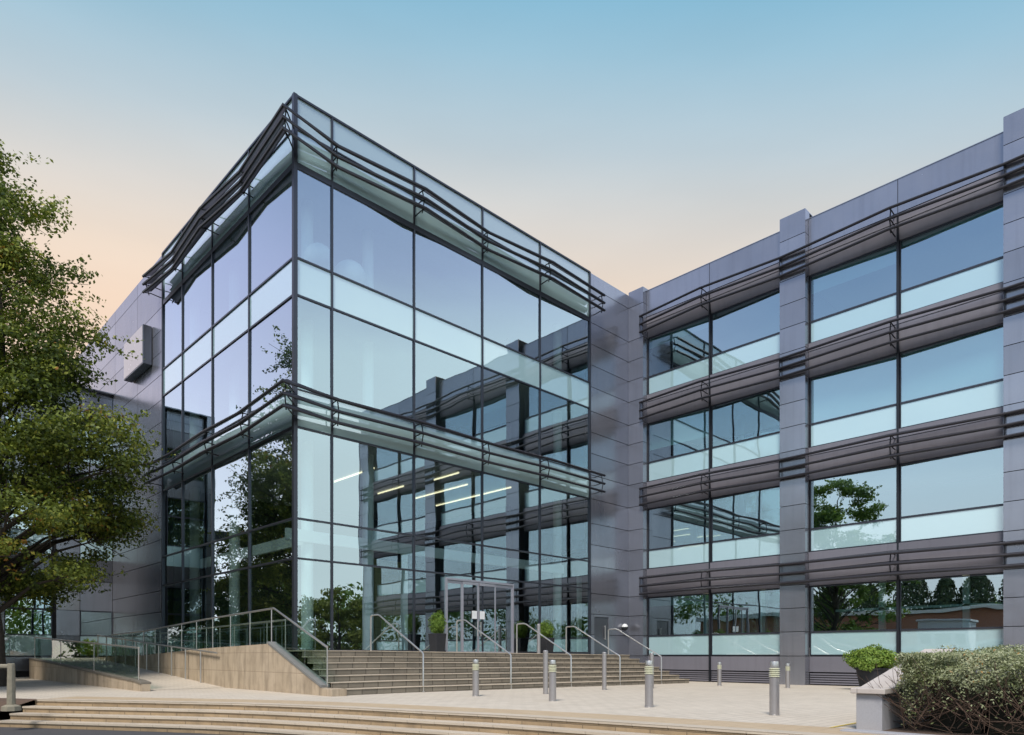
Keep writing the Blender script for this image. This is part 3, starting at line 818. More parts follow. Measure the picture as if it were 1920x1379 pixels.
for z in (RT - .2, RT - .6): m.box(cx[1], XA - .05, YL - .02, YL - .0, z, z + .02)
m.box(RX0 - 1.8, RX0, YL + .3, YL + .6, 8.2, 8.75); m.build('canopy_beam', M['clad_dark'], rw)

# sign box
m = MB(); ys0, ys1 = y_at(268, XA - .42), y_at(232, XA - .42)
m.box(XA - .42, XA - .02, ys0, ys1, 15.1, 16.98)
so = m.build('sign_box', M['clad_dark'], loc=(XA - .2, ys0, 15.1), bevel=.02)
tag(so, 'blank pale rectangular sign box mounted high on the grey side wall left of the glass', 'sign')
m = MB(); m.box(XA - .432, XA - .42, ys0 + .06, ys1 - .06, 15.16, 16.92); m.build('sign_face', mat_simple('sign_face', (0.50, 0.455, 0.44), 0.25, 0.3, .1), so)
# round wall lamp by the side door
xx = x_at(1168, YB)
m = MB(); m.lathe((xx, YB - .12, 2.55), [(0.02, -.17), (0.13, -.12), (.17, 0), (.165, .02)], 18)
wlp = m.build('wall_lamp', M['black'], loc=(xx, YB, 2.55), smooth=True); tag(wlp, 'small round black and white wall lamp beside the grey side door', 'wall lamp')
m = MB(); m.lathe((xx, YB - .12, 2.57), [(.165, 0), (.15, .08), (.08, .15), (.01, .17)], 18); m.box(xx - .04, xx + .04, YB - .1, YB, 2.5, 2.6); m.build('lamp_globe', M['white'], wlp, smooth=True)

# ------------------------------------------------------------------ ramps and stone walls
m = MB()
def ramp_z(Y): return min(max((Y - 24.0) * 0.06, 0), 0.98)
RY = [21, 24, 27, 30, 34, 38, 40.4]
m.strip([(9.7, y, ramp_z(y) + .006) for y in RY[1:]], [(7.1, y, ramp_z(y) + .006) for y in RY[1:]])
m.face([(7.1, 40.3, .98), (7.1, YL - .4, .98), (XA, YL - .4, .98), (XA, 40.3, .98)])
m.strip([(XA - .02, y, z) for y, z in ((20.2, PZ - .02), (YB, PZ), (40.3, .98))], [(9.95, y, z) for y, z in ((20.2, PZ - .02), (YB, PZ), (40.3, .98))])
m.f = [tuple(reversed(f)) if i < 5 else f for i, f in enumerate(m.f)]
tag(m.build('ramp_path', M['paver']), kind='structure')

def wall_profile(name, x0, x1, prof, label, lab_cat='wall', cop=True):
    """prof: list of (y, ztop) ; base at -0.05"""
    o = MB(); c = MB()
    for i in range(len(prof) - 1):
        (ya, za), (yb, zb) = prof[i], prof[i + 1]
        o.hexa([(x0, ya, -.3), (x1, ya, -.3), (x1, yb, -.3), (x0, yb, -.3)], [(x0, ya, za), (x1, ya, za), (x1, yb, zb), (x0, yb, zb)], .5)
        if cop: c.hexa([(x0 - .03, ya, za + .002), (x1 + .03, ya, za + .002), (x1 + .03, yb, zb + .002), (x0 - .03, yb, zb + .002)],
               [(x0 - .03, ya, za + .06), (x1 + .03, ya, za + .06), (x1 + .03, yb, zb + .06), (x0 - .03, yb, zb + .06)], .5)
    w = o.build(name, M['wallstone'], loc=((x0 + x1) / 2, prof[0][0], 0)); tag(w, label, lab_cat)
    if cop: c.build('coping', mat_simple('dark_coping', (0.20, 0.175, 0.14), .7, 0, .5), w)
    return w
W1 = [(17.0, 0.16), (17.45, .22), (20.75, 1.47), (26, 1.36), (33, 1.10), (40.2, 1.02)]
w1 = wall_profile('stone_ramp_wall', 9.7, 9.94, W1, 'long water-stained tan stone wall beside the ramp, ending at the entrance stairs', cop=False)
c = MB()
for (ya, za), (yb, zb) in ((W1[1], W1[2]),):
    c.hexa([(9.68, ya, za), (9.96, ya, za), (9.96, yb, zb), (9.68, yb, zb)], [(9.68, ya, za + .07), (9.96, ya, za + .07), (9.96, yb, zb + .07), (9.68, yb, zb + .07)])
c.build('coping', mat_simple('grey_slope_coping', (0.22, 0.22, 0.21), .7, 0, .4), w1)
c = MB(); c.box(9.66, 10.14, 16.85, 17.45, -.05, .20); c.build('end_block', M['wallstone'], w1, bevel=.01)
W2 = [(23.3, .22), (23.9, .28), (40.2, .93)]
w2 = wall_profile('low_stone_wall', 6.85, 7.1, W2, 'short tapering tan stone wall at the foot of the ramp, under the tree')

# balustrades
def balustrade(name, X, prof, hgt, posts, label, glass=True, post_x=0.0, pr=.018, end_glass=None):
    root = empty(name, (X, prof[0][0], 0), label, 'balustrade')
    m = MB(); m.tube([(X, y, z + hgt) for y, z in prof], 0.03, 8); m.build('handrail', M['steel'], root, smooth=True)
    if glass:
        ys = sorted(set([p[0] for p in prof] + posts))
        def zf(y):
            for (a, za), (b, zb) in zip(prof, prof[1:]):
                if a <= y <= b: return za + (zb - za) * (y - a) / (b - a)
            return prof[-1][1]
        for a, b in zip(ys, ys[1:]):
            if b - a < .15: continue
            q = MB(); q.hexa([(X - .006, a + .02, zf(a) + .05), (X + .006, a + .02, zf(a) + .05), (X + .006, b - .02, zf(b) + .05), (X - .006, b - .02, zf(b) + .05)],
                             [(X - .006, a + .02, zf(a) + hgt - .05), (X + .006, a + .02, zf(a) + hgt - .05), (X + .006, b - .02, zf(b) + hgt - .05), (X - .006, b - .02, zf(b) + hgt - .05)])
            q.build('glass_panel', M['glass_rail'], root)
    def zf2(y):
        for (a, za), (b, zb) in zip(prof, prof[1:]):
            if a <= y <= b: return za + (zb - za) * (y - a) / (b - a)
        return prof[-1][1]
    for y in posts:
        q = MB(); q.tube([(X, y, zf2(y) - .02), (X, y, zf2(y) + hgt)], pr, 6); q.build('post', M['steel'], root, smooth=True)
    return root
P1 = [(17.35, .27), (20.6, 1.50), (26, 1.36), (33, 1.10), (38, 1.04)]
balustrade('glass_balustrade', 9.82, P1, 1.07, [17.35] + [20.75 + 1.55 * k for k in range(12)], 'glass balustrade with steel handrail on top of the long stained wall, bending down the stairs')
balustrade('ramp_handrail', 10.35, [(20.9, 1.26), (26, 1.2), (33, 1.08), (39, 1.0)], 0.98, [20.9 + 1.3 * k for k in range(14)], 'inner steel handrail with posts between the stained wall and the glass front', glass=False)
P2 = [(24.4, .03), (30, .36), (39.5, .96)]
balustrade('ramp_handrail', 9.58, P2, 1.16, [24.4 + 1.5 * k for k in range(1, 11)], 'steel handrail on posts climbing the ramp against the stained stone wall', glass=False, pr=.028)
P3b = [(24.0, .33), (39.6, .95), (40.2, .6)]
b2 = balustrade('glass_balustrade', 6.97, [(24.0, .33), (39.6, .95)], 1.02, [24.0, 29.2, 34.4, 39.6], 'glass balustrade with steel rail on the short low wall under the tree')

# stair handrails
hr = None
for i, X in enumerate((12.9, 16.62, 19.75, 22.75, 25.7)):
    if hr is None:
        hr = empty('stair_handrail', (X, ST0, 0), '', 'handrail', 'steel handrails on the entrance stairs')
        y0, y1 = 0.02, 2.62; z0, z1 = 1.19, 2.42
        m = MB(); m.tube([(X, ST0 + y0, -.02), (X, ST0 + y0, z0 - .04), (X, ST0 + y0 + .03, z0), (X, ST0 + y1 - .25, z1), (X, ST0 + y1 - .12, z1 + .03), (X, ST0 + y1 + .22, z1 + .02), (X, ST0 + y1 + .27, z1 - .03)], .027, 8)
        m.build('rail', M['steel'], hr, smooth=True)
        m = MB(); m.tube([(X, ST0 + y1 + .27, PZ), (X, ST0 + y1 + .27, z1)], .027, 8); m.build('post', M['steel'], hr, smooth=True)
        m = MB(); m.lathe((X, ST0 + y0, 0), [(.06, 0), (.06, .015)], 12); m.build('base_plate', M['steel'], hr)
        hr['label'] = 'leftmost steel handrail on the entrance stairs, nearest the glass balustrade'
    else:
        lab = ['second steel stair handrail from the left, in front of the entrance doors', 'middle one of the five steel stair handrails, right of the doors',
               'fourth steel stair handrail from the left, before the dark glass beside the grey wall', 'rightmost steel stair handrail, in front of the grey side door'][i - 1]
        copy_thing(hr, (X, ST0, gz(X)), lab)

# ------------------------------------------------------------------ bollards
def make_bollard(loc, hgt=1.0):
    b = empty('lit_bollard', loc, '', 'bollard', 'steel bollard lamps on the plaza')
    X, Y, Z = loc; r = .088
    m = MB(); m.lathe(loc, [(r + .0, 0), (r, .70 * hgt), (r * .9, .71 * hgt)], 24); m.build('shaft', M['steel_dull'], b, smooth=True)
    m = MB(); m.lathe(loc, [(r * 1.15, 0), (r * 1.15, .012), (r, .018)], 24); m.build('base_ring', M['steel'], b, smooth=True)
    m = MB()
    prof = []
    for k in range(5):
        z = (.71 + k * .036) * hgt
        prof += [(r * .8, z), (r * 1.12, z + .006), (r * 1.12, z + .02), (r * .8, z + .028)]
    m.lathe(loc, prof, 24); m.build('lamp_head', M['lamp_ring'], b, smooth=True)
    m = MB(); m.lathe(loc, [(r * .86, .90 * hgt), (r * .86, .985 * hgt), (r * .8, 1.0 * hgt)], 24); m.build('cap', M['steel'], b, smooth=True)
    return b
spots = [(1452, 1342, 'nearest and largest steel bollard lamp, standing alone at the right of the plaza'),
         (1217, 1327, 'steel bollard lamp with yellowish rings, second nearest of the front row'),
         (1036, 1314.5, 'steel bollard lamp with yellowish rings close to a taller plain post'),
         (892, 1305, 'steel bollard lamp at the foot of the stairs, leftmost of all bollards')]
bol = None
for px, by, lab in spots:
    dp = CAMZ * F / (by - HY); a = ray(px); X, Y = a[0] * dp, a[1] * dp
    X = 12.55; Y = y_at(px, X)
    if bol is None: bol = make_bollard((X, Y, 0)); bol['label'] = lab
    else: copy_thing(bol, (X, Y, gz(X)), lab)
for px, by, s, lab in ((1349, 1286, .96, 'distant slim steel bollard lamp in front of the first window bay of the wing'), (1477, 1290.5, .93, 'distant slim steel bollard lamp in front of the wing pilaster, behind the nearest bollard')):
    a = ray(px); dp = (CAMZ + .125) * F / (by - HY); X, Y = a[0] * dp, a[1] * dp
    c = copy_thing(bol, (X, Y, gz(X)), lab); c.scale = (.9, .9, s)
tp = None
for px, by, ty, up, lab in ((1023, 1302, 1220, 0, 'tall plain steel post just behind a ringed bollard at the foot of the stairs'), (1133, 1294, 1221.5, 0, 'tall plain steel post before the middle of the stairs, standing alone'),
                        (1222, 1290.5, 1221.6, 0, 'tall plain steel post partly behind the second nearest ringed bollard'), (1010, 0, 0, 1, 'plain pale steel post on the landing beside the right potted shrub')):
    a = ray(px)
    if up: Y = 20.6; X = x_at(px, Y); Z = pz(X); h = 1.2
    else:
        dp = (CAMZ + .05) * F / (by - HY); X, Y = a[0] * dp, a[1] * dp; dp = (CAMZ - gz(X)) * F / (by - HY); X, Y = a[0] * dp, a[1] * dp; Z = gz(X); h = (by - ty) * dp / F
    if tp is None:
        tp = empty('steel_post', (X, Y, Z), lab, 'post', 'tall plain steel posts')
        m = MB(); m.lathe((X, Y, Z), [(.075, 0), (.075, h - .02), (.06, h)], 20); m.build('shaft', M['steel_dull'], tp, smooth=True)
        m = MB(); m.lathe((X, Y, Z), [(.078, h - .09), (.078, h - .075)], 20); m.build('collar', M['steel'], tp)
    else: copy_thing(tp, (X, Y, Z), lab)

# ------------------------------------------------------------------ foliage things
def blob_leaves(name, c, rx, ry, rz, n, size, mat, parent, seed, aspect=.5, shell=.55, bright=0.5, up=.4):
    g = np.random.default_rng(seed)
    dv = g.normal(size=(n, 3)); dv /= np.linalg.norm(dv, axis=1, keepdims=True)
    lob = 1 + .16 * np.sin(dv[:, 0] * 5 + seed) * np.cos(dv[:, 2] * 4 + seed * 2) + .12 * np.sin(dv[:, 1] * 7 + seed * 3)
    rad = (shell + (1 - shell) * g.random(n) ** .6) * lob
    P = dv * rad[:, None] * np.array([rx, ry, rz]) + np.array(c)
    N = dv + g.normal(size=(n, 3)) * .6 + np.array([0, 0, up])
    cl = .5 + .5 * np.sin(P[:, 0] * 9 / max(rx, .3) + seed) * np.sin(P[:, 1] * 8 / max(ry, .3)) * np.sin(P[:, 2] * 9 / max(rz, .3))
    rn = np.clip(bright * .6 + .35 * cl + g.normal(size=n) * .14, 0, 1)
    return leaves(name, P, N, size * g.uniform(.6, 1.3, n), rn, mat, parent, aspect, loc=tuple(parent.location))

def potted(px, Y, w, hpot, hplant, lab, seed, mat='leaf_green'):
    X = x_at(px, Y); Z = pz(X) if Y > 18 else gz(X)
    root = empty('potted_shrub', (X, Y, Z), lab, 'potted plant')
    m = MB(); r = w
    m.hexa([(X - r * .8, Y - r * .8, Z), (X + r * .8, Y - r * .8, Z), (X + r * .8, Y + r * .8, Z), (X - r * .8, Y + r * .8, Z)],
           [(X - r, Y - r, Z + hpot), (X + r, Y - r, Z + hpot), (X + r, Y + r, Z + hpot), (X - r, Y + r, Z + hpot)])
    m.build('pot', M['pot'], root, bevel=.015)
    m = MB()
    for k in range(6):
        an = k * 1.05; m.tube([(X, Y, Z + hpot - .05), (X + .2 * r * math.cos(an), Y + .2 * r * math.sin(an), Z + hpot + .2 * hplant), (X + .7 * r * math.cos(an), Y + .7 * r * math.sin(an), Z + hpot + .7 * hplant)], [.02, .014, .006], 5)
    m.build('stem', M['bark'], root)
    blob_leaves('foliage', (X, Y, Z + hpot + hplant * .5), r * 1.3, r * 1.3, hplant * .58, 2600, .085, M[mat], root, seed, .4, .2, .7)
potted(820, 21.0, .25, .72, .78, 'shrub in dark square planter left of the entrance doors', 3)
potted(1024, 21.0, .27, .72, .72, 'shrub in dark square planter right of the entrance doors', 5)
# larger pot in front of the wing
X = 26.6; Y = y_at(1634, X)
root = empty('potted_shrub', (X, Y, gz(X)), 'wide bright green round shrub in dark planter before the wing, behind the sloping wall', 'potted plant')
m = MB(); m.lathe((X, Y, gz(X)), [(.36, 0), (.5, .72), (.54, .74), (.54, .80), (.46, .80)], 24); m.build('pot', M['pot'], root, smooth=True)
m = MB()
for k in range(8): m.tube([(X, Y, .5), (X + .5 * math.cos(k * .8), Y + .5 * math.sin(k * .8), 1.1)], [.03, .01], 5)
m.build('stem', M['bark'], root)
blob_leaves('foliage', (X, Y, .98), .80, .80, .46, 7000, .11, M['leaf_green'], root, 9, .45, .35, .95)

# sloping planter wall, kerb, hedge
m = MB(); m.box(11.0, 11.35, 3.52, 3.88, -.02, .54); 
m.hexa([(11.35, 3.53, -.02), (14.6, 3.53, -.02), (14.6, 3.87, -.02), (11.35, 3.87, -.02)], [(11.35, 3.53, .54), (14.6, 3.53, 1.14), (14.6, 3.87, 1.14), (11.35, 3.87, .54)])
pw = m.build('planter_wall', M['granite'], loc=(11, 3.7, 0), bevel=.008); tag(pw, 'grey granite garden wall with pale sloping coping at the left of the hedge', 'wall')
m = MB()
m.hexa([(10.93, 3.46, .545), (11.35, 3.46, .545), (11.35, 3.94, .545), (10.93, 3.94, .545)], [(10.93, 3.46, .625), (11.35, 3.46, .635), (11.35, 3.94, .635), (10.93, 3.94, .625)])
m.hexa([(11.36, 3.46, .547), (14.6, 3.46, 1.145), (14.6, 3.94, 1.145), (11.36, 3.94, .547)], [(11.36, 3.46, .637), (14.6, 3.46, 1.235), (14.6, 3.94, 1.235), (11.36, 3.94, .637)])
m.build('coping', M['coping'], pw, bevel=.012)
m = MB(); m.box(10.55, 10.8, -10, 3.95, -.62, .03)
kb = m.build('kerb', M['granite'], bevel=.01); tag(kb, kind='structure')
m = MB(); m.box(9.3, 10.55, -10, 3.3, -.62, -.02); tag(m.build('verge', M['soil']), kind='structure')
m = MB(); m.face([(10.8, -10, .01), (17, -10, .01), (17, 3.52, .01), (10.8, 3.52, .01)]); tag(m.build('hedge_bed', M['soil']), kind='structure')

hd = empty('clipped_hedge', (13.0, 1.0, 0), 'silvery green clipped hedge with bare brown twigs below, at the right front', 'hedge')
g = np.random.default_rng(11)
n = 95000
# hedge box X 10.9..14.4, Y -4..3.35 ; leafy skin on the top and outer upper sides, bare twigs lower down
HX0, HX1, HY0, HY1, HZ = 10.95, 14.3, -4.0, 3.30, 1.16
P = np.empty((n, 3)); N = np.empty((n, 3))
u = g.random(n)
top = u < .50; fr_ = (u >= .50) & (u < .82); lf_ = u >= .82
def und(a, b): return .06 * np.sin(a * 3.1 + 1) + .05 * np.sin(b * 4.3 + a * 2) + .04 * np.sin(a * 9 + b * 7)
P[:, 0] = g.uniform(HX0, HX1, n); P[:, 1] = g.uniform(HY0, HY1, n)
dpt = np.abs(g.normal(size=n)) * .10
edge = np.minimum(P[:, 0] - HX0, HY1 - P[:, 1])
P[:, 2] = HZ + und(P[:, 0], P[:, 1]) - dpt - np.clip(.30 - edge, 0, 1) ** 2 * 2.2
N[:] = (0, 0, 1)
k = fr_.sum(); zz = HZ - .02 - np.abs(g.normal(size=k)) * .30
P[fr_, 2] = zz; P[fr_, 0] = HX0 + .02 + und(P[fr_, 1] * 1.3, zz * 3) + dpt[fr_]; N[fr_] = (-1, 0, .4)
k = lf_.sum(); zz = HZ - .02 - np.abs(g.normal(size=k)) * .42
P[lf_, 2] = zz; P[lf_, 1] = HY1 + .04 - np.abs(und(P[lf_, 0] * 1.3, zz * 3)) - dpt[lf_]; N[lf_] = (0, 1, .4)
keep = (P[:, 2] > .05) & ~((P[:, 2] < .70 + .10 * np.sin(P[:, 1] * 5)) & (g.random(n) < .58))
P = P[keep]; N = N[keep] + g.normal(size=(keep.sum(), 3)) * .75
spr = g.normal(size=P.shape) * .012
cl = .5 + .5 * np.sin(P[:, 0] * 7 + np.sin(P[:, 1] * 4)) * np.sin(P[:, 1] * 6)
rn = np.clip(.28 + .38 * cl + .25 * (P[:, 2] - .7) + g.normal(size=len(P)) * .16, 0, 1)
leaves('foliage', P + spr, N, g.uniform(.03, .062, len(P)), rn, M['leaf_hedge'], hd, .38, tuple(hd.location))
m = MB()
for i in range(900):
    a = rng.random()
    y = rng.uniform(-3.9, 3.25); x = HX0 + rng.random() ** 1.6 * .8
    if rng.random() < .3: x = rng.uniform(HX0, HX1); y = HY1 - rng.random() ** 2 * .5
    z = rng.uniform(.02, .45)
    p = Vector((x, y, z)); pts = [p]; dd = Vector((rng.uniform(-.12, .15), rng.uniform(-1, 1), rng.uniform(-.05, .9))).normalized()
    for j in range(5):
        dd = (dd + Vector((rng.uniform(-.3, .3), rng.uniform(-.3, .3), rng.uniform(-.12, .32)))).normalized()
        p = p + dd * rng.uniform(.09, .2)
        if p.x < HX0 - .03: p.x = HX0 - .03 + rng.uniform(0, .04)
        if p.z > 1.1: break
        pts.append(p.copy())
    if len(pts) > 2: 
        r0 = rng.uniform(.003, .008); m.tube(pts, [r0 * (1 - .7 * j / len(pts)) for j in range(len(pts))], 4, False)
m.build('twigs', M['twig'], hd)
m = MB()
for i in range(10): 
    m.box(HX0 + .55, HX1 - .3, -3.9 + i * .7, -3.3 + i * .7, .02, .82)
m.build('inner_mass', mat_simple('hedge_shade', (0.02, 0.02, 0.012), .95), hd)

# weathered timber rail post at the left
dp = 15.8; a = ray(21); X, Y = a[0] * dp, a[1] * dp
root = empty('timber_post_rail', (X, Y, -.05), 'weathered timber post and rail at the left edge, above the stone steps', 'fence')
m = MB(); m.lathe((X, Y, -.1), [(.09, 0), (.085, .5), (.075, 1.0), (.07, 1.03)], 8); m.build('post', M['wood_old'], root, bevel=.01)
m = MB(); a2 = Vector((-RGT.x, -RGT.y, 0)); m.tube([(X, Y, .86), tuple(Vector((X, Y, .88)) + a2 * 2.4)], .055, 7); m.build('rail', M['wood_old'], root)
m = MB(); m.lathe((X, Y, -.14), [(.2, 0), (.19, .1), (.1, .14)], 9); m.build('stone_footing', M['wood_old'], root)

# ------------------------------------------------------------------ trees
def tree(name, pos, prof, nclus, nleaf, size, mat, label, seed, trunk_r=.28, group=None, cl_r=.85, branches=34, bare=2.2):
    """prof: [(z, radius)] crown outline"""
    g = np.random.default_rng(seed); X, Y, Z = pos
    root = empty(name, pos, label, 'tree', group)
    zs = np.array([p[0] for p in prof]); rs = np.array([p[1] for p in prof])
    w = rs ** 1.5 + .05
    zz = np.interp(g.random(nclus), np.concatenate([[0], np.cumsum((w[1:] + w[:-1]) * np.diff(zs) / 2)]) / np.sum((w[1:] + w[:-1]) * np.diff(zs) / 2), zs)
    th = g.uniform(0, 2 * math.pi, nclus)
    rr = np.interp(zz, zs, rs) * (1 + .13 * np.sin(3 * th + zz * .8 + seed) + .10 * np.sin(5 * th - zz * 1.7)) * (.25 + .75 * g.random(nclus) ** .42)
    rr = np.maximum(rr - cl_r * .3, .05)
    C = np.stack([X + rr * np.cos(th), Y + rr * np.sin(th), Z + zz - .10 * rr], 1)
    top = zs[-1]
    m = MB()
    wob = [Vector((X + .25 * math.sin(i * .9 + seed), Y + .25 * math.cos(i * 1.1 + seed), Z - .1 + top * .9 * i / 9)) for i in range(10)]
    wob[0] = Vector((X, Y, Z - .2))
    m.tube(wob, [trunk_r * (1 - .85 * i / 9) * (1.35 if i == 0 else 1) for i in range(10)], 10)
    order = np.argsort(-rr)[:branches * 2][::2]
    for idx in list(order) + list(g.integers(0, nclus, branches)):
        c = Vector(C[idx]); hz = max(bare, (c.z - Z) - .55 * rr[idx] - .4)
        i = min(9, max(1, hz / (top * .9) * 9)); b = wob[int(i)].lerp(wob[min(int(i) + 1, 9)], i - int(i))
        mid = b.lerp(c, .5) + Vector((0, 0, .12 * rr[idx])); r0 = trunk_r * .30 * (1 - .5 * i / 9)
        m.tube([b, mid, c], [r0, r0 * .55, .015], 5, False)
        for j in range(3):
            e = c + Vector(g.normal(size=3) * cl_r * .7); m.tube([mid.lerp(c, .5), e], [r0 * .3, .008], 4, False)
    m.build('trunk', M['bark'], root, smooth=True)
    sz = cl_r * g.uniform(.6, 1.25, nclus)
    wts = sz ** 2; cnt = g.choice(nclus, nleaf, p=wts / wts.sum())
    o = g.normal(size=(nleaf, 3)); o /= (1e-6 + np.linalg.norm(o, axis=1, keepdims=True)); o *= (g.random(nleaf) ** .45)[:, None]
    o *= np.array([1.0, 1.0, .55])
    # a few arching sprays per cluster so the edge stays ragged
    P = C[cnt] + o * sz[cnt][:, None]
    spr = g.random(nleaf) < .26
    dirs = g.normal(size=(nclus, 3, 3)); dirs /= np.linalg.norm(dirs, axis=2, keepdims=True); dirs[:, :, 2] *= .6
    kk = g.integers(0, 3, nleaf); tt = g.random(nleaf) * 2.0
    Ps = C[cnt] + dirs[cnt, kk] * (tt * sz[cnt])[:, None] + g.normal(size=(nleaf, 3)) * .07
    P = np.where(spr[:, None], Ps, P)
    N = o + g.normal(size=(nleaf, 3)) * .55 + np.array([0, 0, .5])
    tone = g.normal(size=nclus) * .17
    rn = np.clip(.45 + tone[cnt] + g.normal(size=nleaf) * .16, 0, 1)
    leaves('crown', P, N, size * g.uniform(.6, 1.35, nleaf), rn, mat, root, .6, pos)
    return root
TP = ray(-15); DT = 25.0
prof = [(3.5, 1.2), (4.0, 3.2), (5.2, 4.6), (7.4, 4.2), (8.8, 4.5), (9.6, 5.0), (10.4, 3.8), (12, 3.1), (13.3, 3.1), (14.4, 3.2), (15.6, 2.6), (16.9, 2.2), (18.2, 1.0), (19.2, .3)]
tree('broadleaf_tree', (TP[0] * DT, TP[1] * DT, 0), prof, 330, 135000, .14, M['leaf_tree'], 'large leafy tree with yellowing green crown at the left, over the low wall', 21, .34, None, .92, 46, 2.6)
# trees that the glass fronts mirror
pr2 = [(2.6, 1.0), (4, 4.4), (8, 5.8), (12, 5.6), (15, 4.4), (17.8, 1.6)]
tree('broadleaf_tree', (-6.5, 25.5, -.6), pr2, 210, 42000, .24, M['leaf_green'], 'broad green tree mirrored in the second floor windows of the wing', 31, .3, 'trees across the road')
for i, (x, y, h, sd) in enumerate(((1.2, 47.5, 7.5, 32), (-3.0, 52, 8.5, 33), (-8, 58, 10, 34), (-14, 64, 11, 35))):
    tree('broadleaf_tree', (x, y, -.3), [(.4, 2.6), (2, 3.5), (h * .55, 3.9), (h * .8, 2.8), (h, .8)], 90, 16000, .26, M['leaf_green'],
         ['nearest low green tree mirrored at the left end of the glass side face', 'second bushy green tree mirrored in the glass side face', 'third bushy green tree mirrored behind the balustrade', 'farthest tall green tree mirrored at the glass corner'][i], sd, .2, 'trees across the road', .9, 16, 1)
# woodland beyond the car park, behind the camera
g = np.random.default_rng(77)
nc = 640
an = g.uniform(math.radians(118), math.radians(330), nc); rad = g.uniform(62, 84, nc)
cz = g.uniform(0, 1, nc) * (8.0 + 2.5 * (an > 3.5) + 3.0 * np.sin(an * 9) + 2 * np.sin(an * 23 + 1))
C = np.stack([rad * np.cos(an), rad * np.sin(an), cz + .5], 1)
nl = 52000; ci = g.integers(0, nc, nl); o = g.normal(size=(nl, 3)); o /= np.linalg.norm(o, axis=1, keepdims=True)
P = C[ci] + o * (g.random(nl) ** .4 * 2.9)[:, None] * np.array([1, 1, .75]); tone = g.normal(size=nc) * .2
wd = leaves('woodland', P, o + g.normal(size=(nl, 3)) * .5, g.uniform(.5, .95, nl), np.clip(.4 + tone[ci] + g.normal(size=nl) * .15, 0, 1), M['leaf_green'], None, .6)
tag(wd, 'distant belt of green woodland mirrored low in the glass', 'woodland', kind='stuff')
tree('broadleaf_tree', (0.3, 41.5, -.3), [(1.2, 2.2), (3, 4.4), (6, 5.2), (10, 4.9), (14, 3.6), (17.5, .9)], 200, 52000, .2, M['leaf_yel'], 'tall full tree mirrored in the glass side face next to the corner', 51, .3, None, .95, 26, 1.2)  # added out of view for the mirrored crown; brighter leaves make up for shade
pr3 = [(1.0, 1.5), (3, 4.6), (6, 5), (8, 3.5), (9.5, .6)]
for i, (x, y, s) in enumerate(((44, -32, 41), (56, -40, 42), (34, -46, 43), (70, -34, 44))):
    tree('broadleaf_tree', (x, y, -.6), pr3, 60, 11000, .34, M['leaf_yel'], ['rounded yellow-green tree mirrored low in the glass left of the lobby column', 'yellow-green tree mirrored behind the rounded one', 'wide yellow-green tree mirrored near the corner mullion', 'far yellow-green tree mirrored low in the lobby glass'][i], s, .25, 'yellow-green trees behind the car park', 1.1, 10, 1)
def conifer(x, y, h, r, seed, lab):
    root = empty('conifer_tree', (x, y, -.6), lab, 'tree', 'conifers behind the brick building')
    g = np.random.default_rng(seed); n = 5500
    z = g.random(n) ** .9; rr = r * np.sin(np.clip(z * 1.05 + .12, 0, 1) * math.pi) ** .55 * (.75 + .25 * g.random(n)); th = g.uniform(0, 6.283, n)
    rr *= 1 + .12 * np.sin(th * 4 + z * 14)
    P = np.stack([x + rr * np.cos(th), y + rr * np.sin(th), -.2 + z * h], 1)
    N = np.stack([np.cos(th), np.sin(th), .3 + 0 * th], 1) + g.normal(size=(n, 3)) * .5
    leaves('crown', P, N, g.uniform(.3, .6, n), g.random(n), M['leaf_dark'], root, .5, tuple(root.location))
    m = MB(); m.tube([(x, y, -.7), (x, y, h * .8)], [.25, .05], 7); m.build('trunk', M['bark'], root)
for i, (y, h, r) in enumerate(((13.5, 13.5, 1.9), (17.6, 14.5, 2.0), (21.8, 14, 2.2), (25.2, 13.5, 2.0), (29, 14.5, 2.3), (34, 13, 2.2), (39, 14, 2.3), (8, 13, 2))):
    conifer(-42, y, h, r, 60 + i, 'dark columnar conifer behind the brick building, number %s along the row from the south' % ['two', 'three', 'four', 'five', 'six', 'seven', 'eight', 'one'][i])
# brick building across the road
bb = empty('brick_building', (-30, 18, -.6), 'long low red brick building with white roof edge across the road', 'building')
m = MB(); m.box(-40, -30, -10, 44, -.7, 6.0); m.build('wall', M['redbrick'], bb)
m = MB(); m.box(-40.4, -29.5, -10.4, 44.4, 6.0, 6.45); m.build('roof', M['white'], bb)
for i in range(9):
    y = -6 + i * 5.4
    m = MB(); m.box(-30.04, -29.96, y, y + 2.6, .6, 2.4); w_ = m.build('window', M['white'], bb)
    m = MB(); m.box(-29.955, -29.945, y + .1, y + 2.5, .7, 2.3); m.build('pane', M['frame'], w_)
m = MB(); m.box(-30.0, -28.6, 14.5, 19.0, 2.6, 3.0); m.box(-28.9, -28.7, 14.6, 14.8, -.6, 2.6); m.box(-28.9, -28.7, 18.7, 18.9, -.6, 2.6); m.build('porch', M['white'], bb)
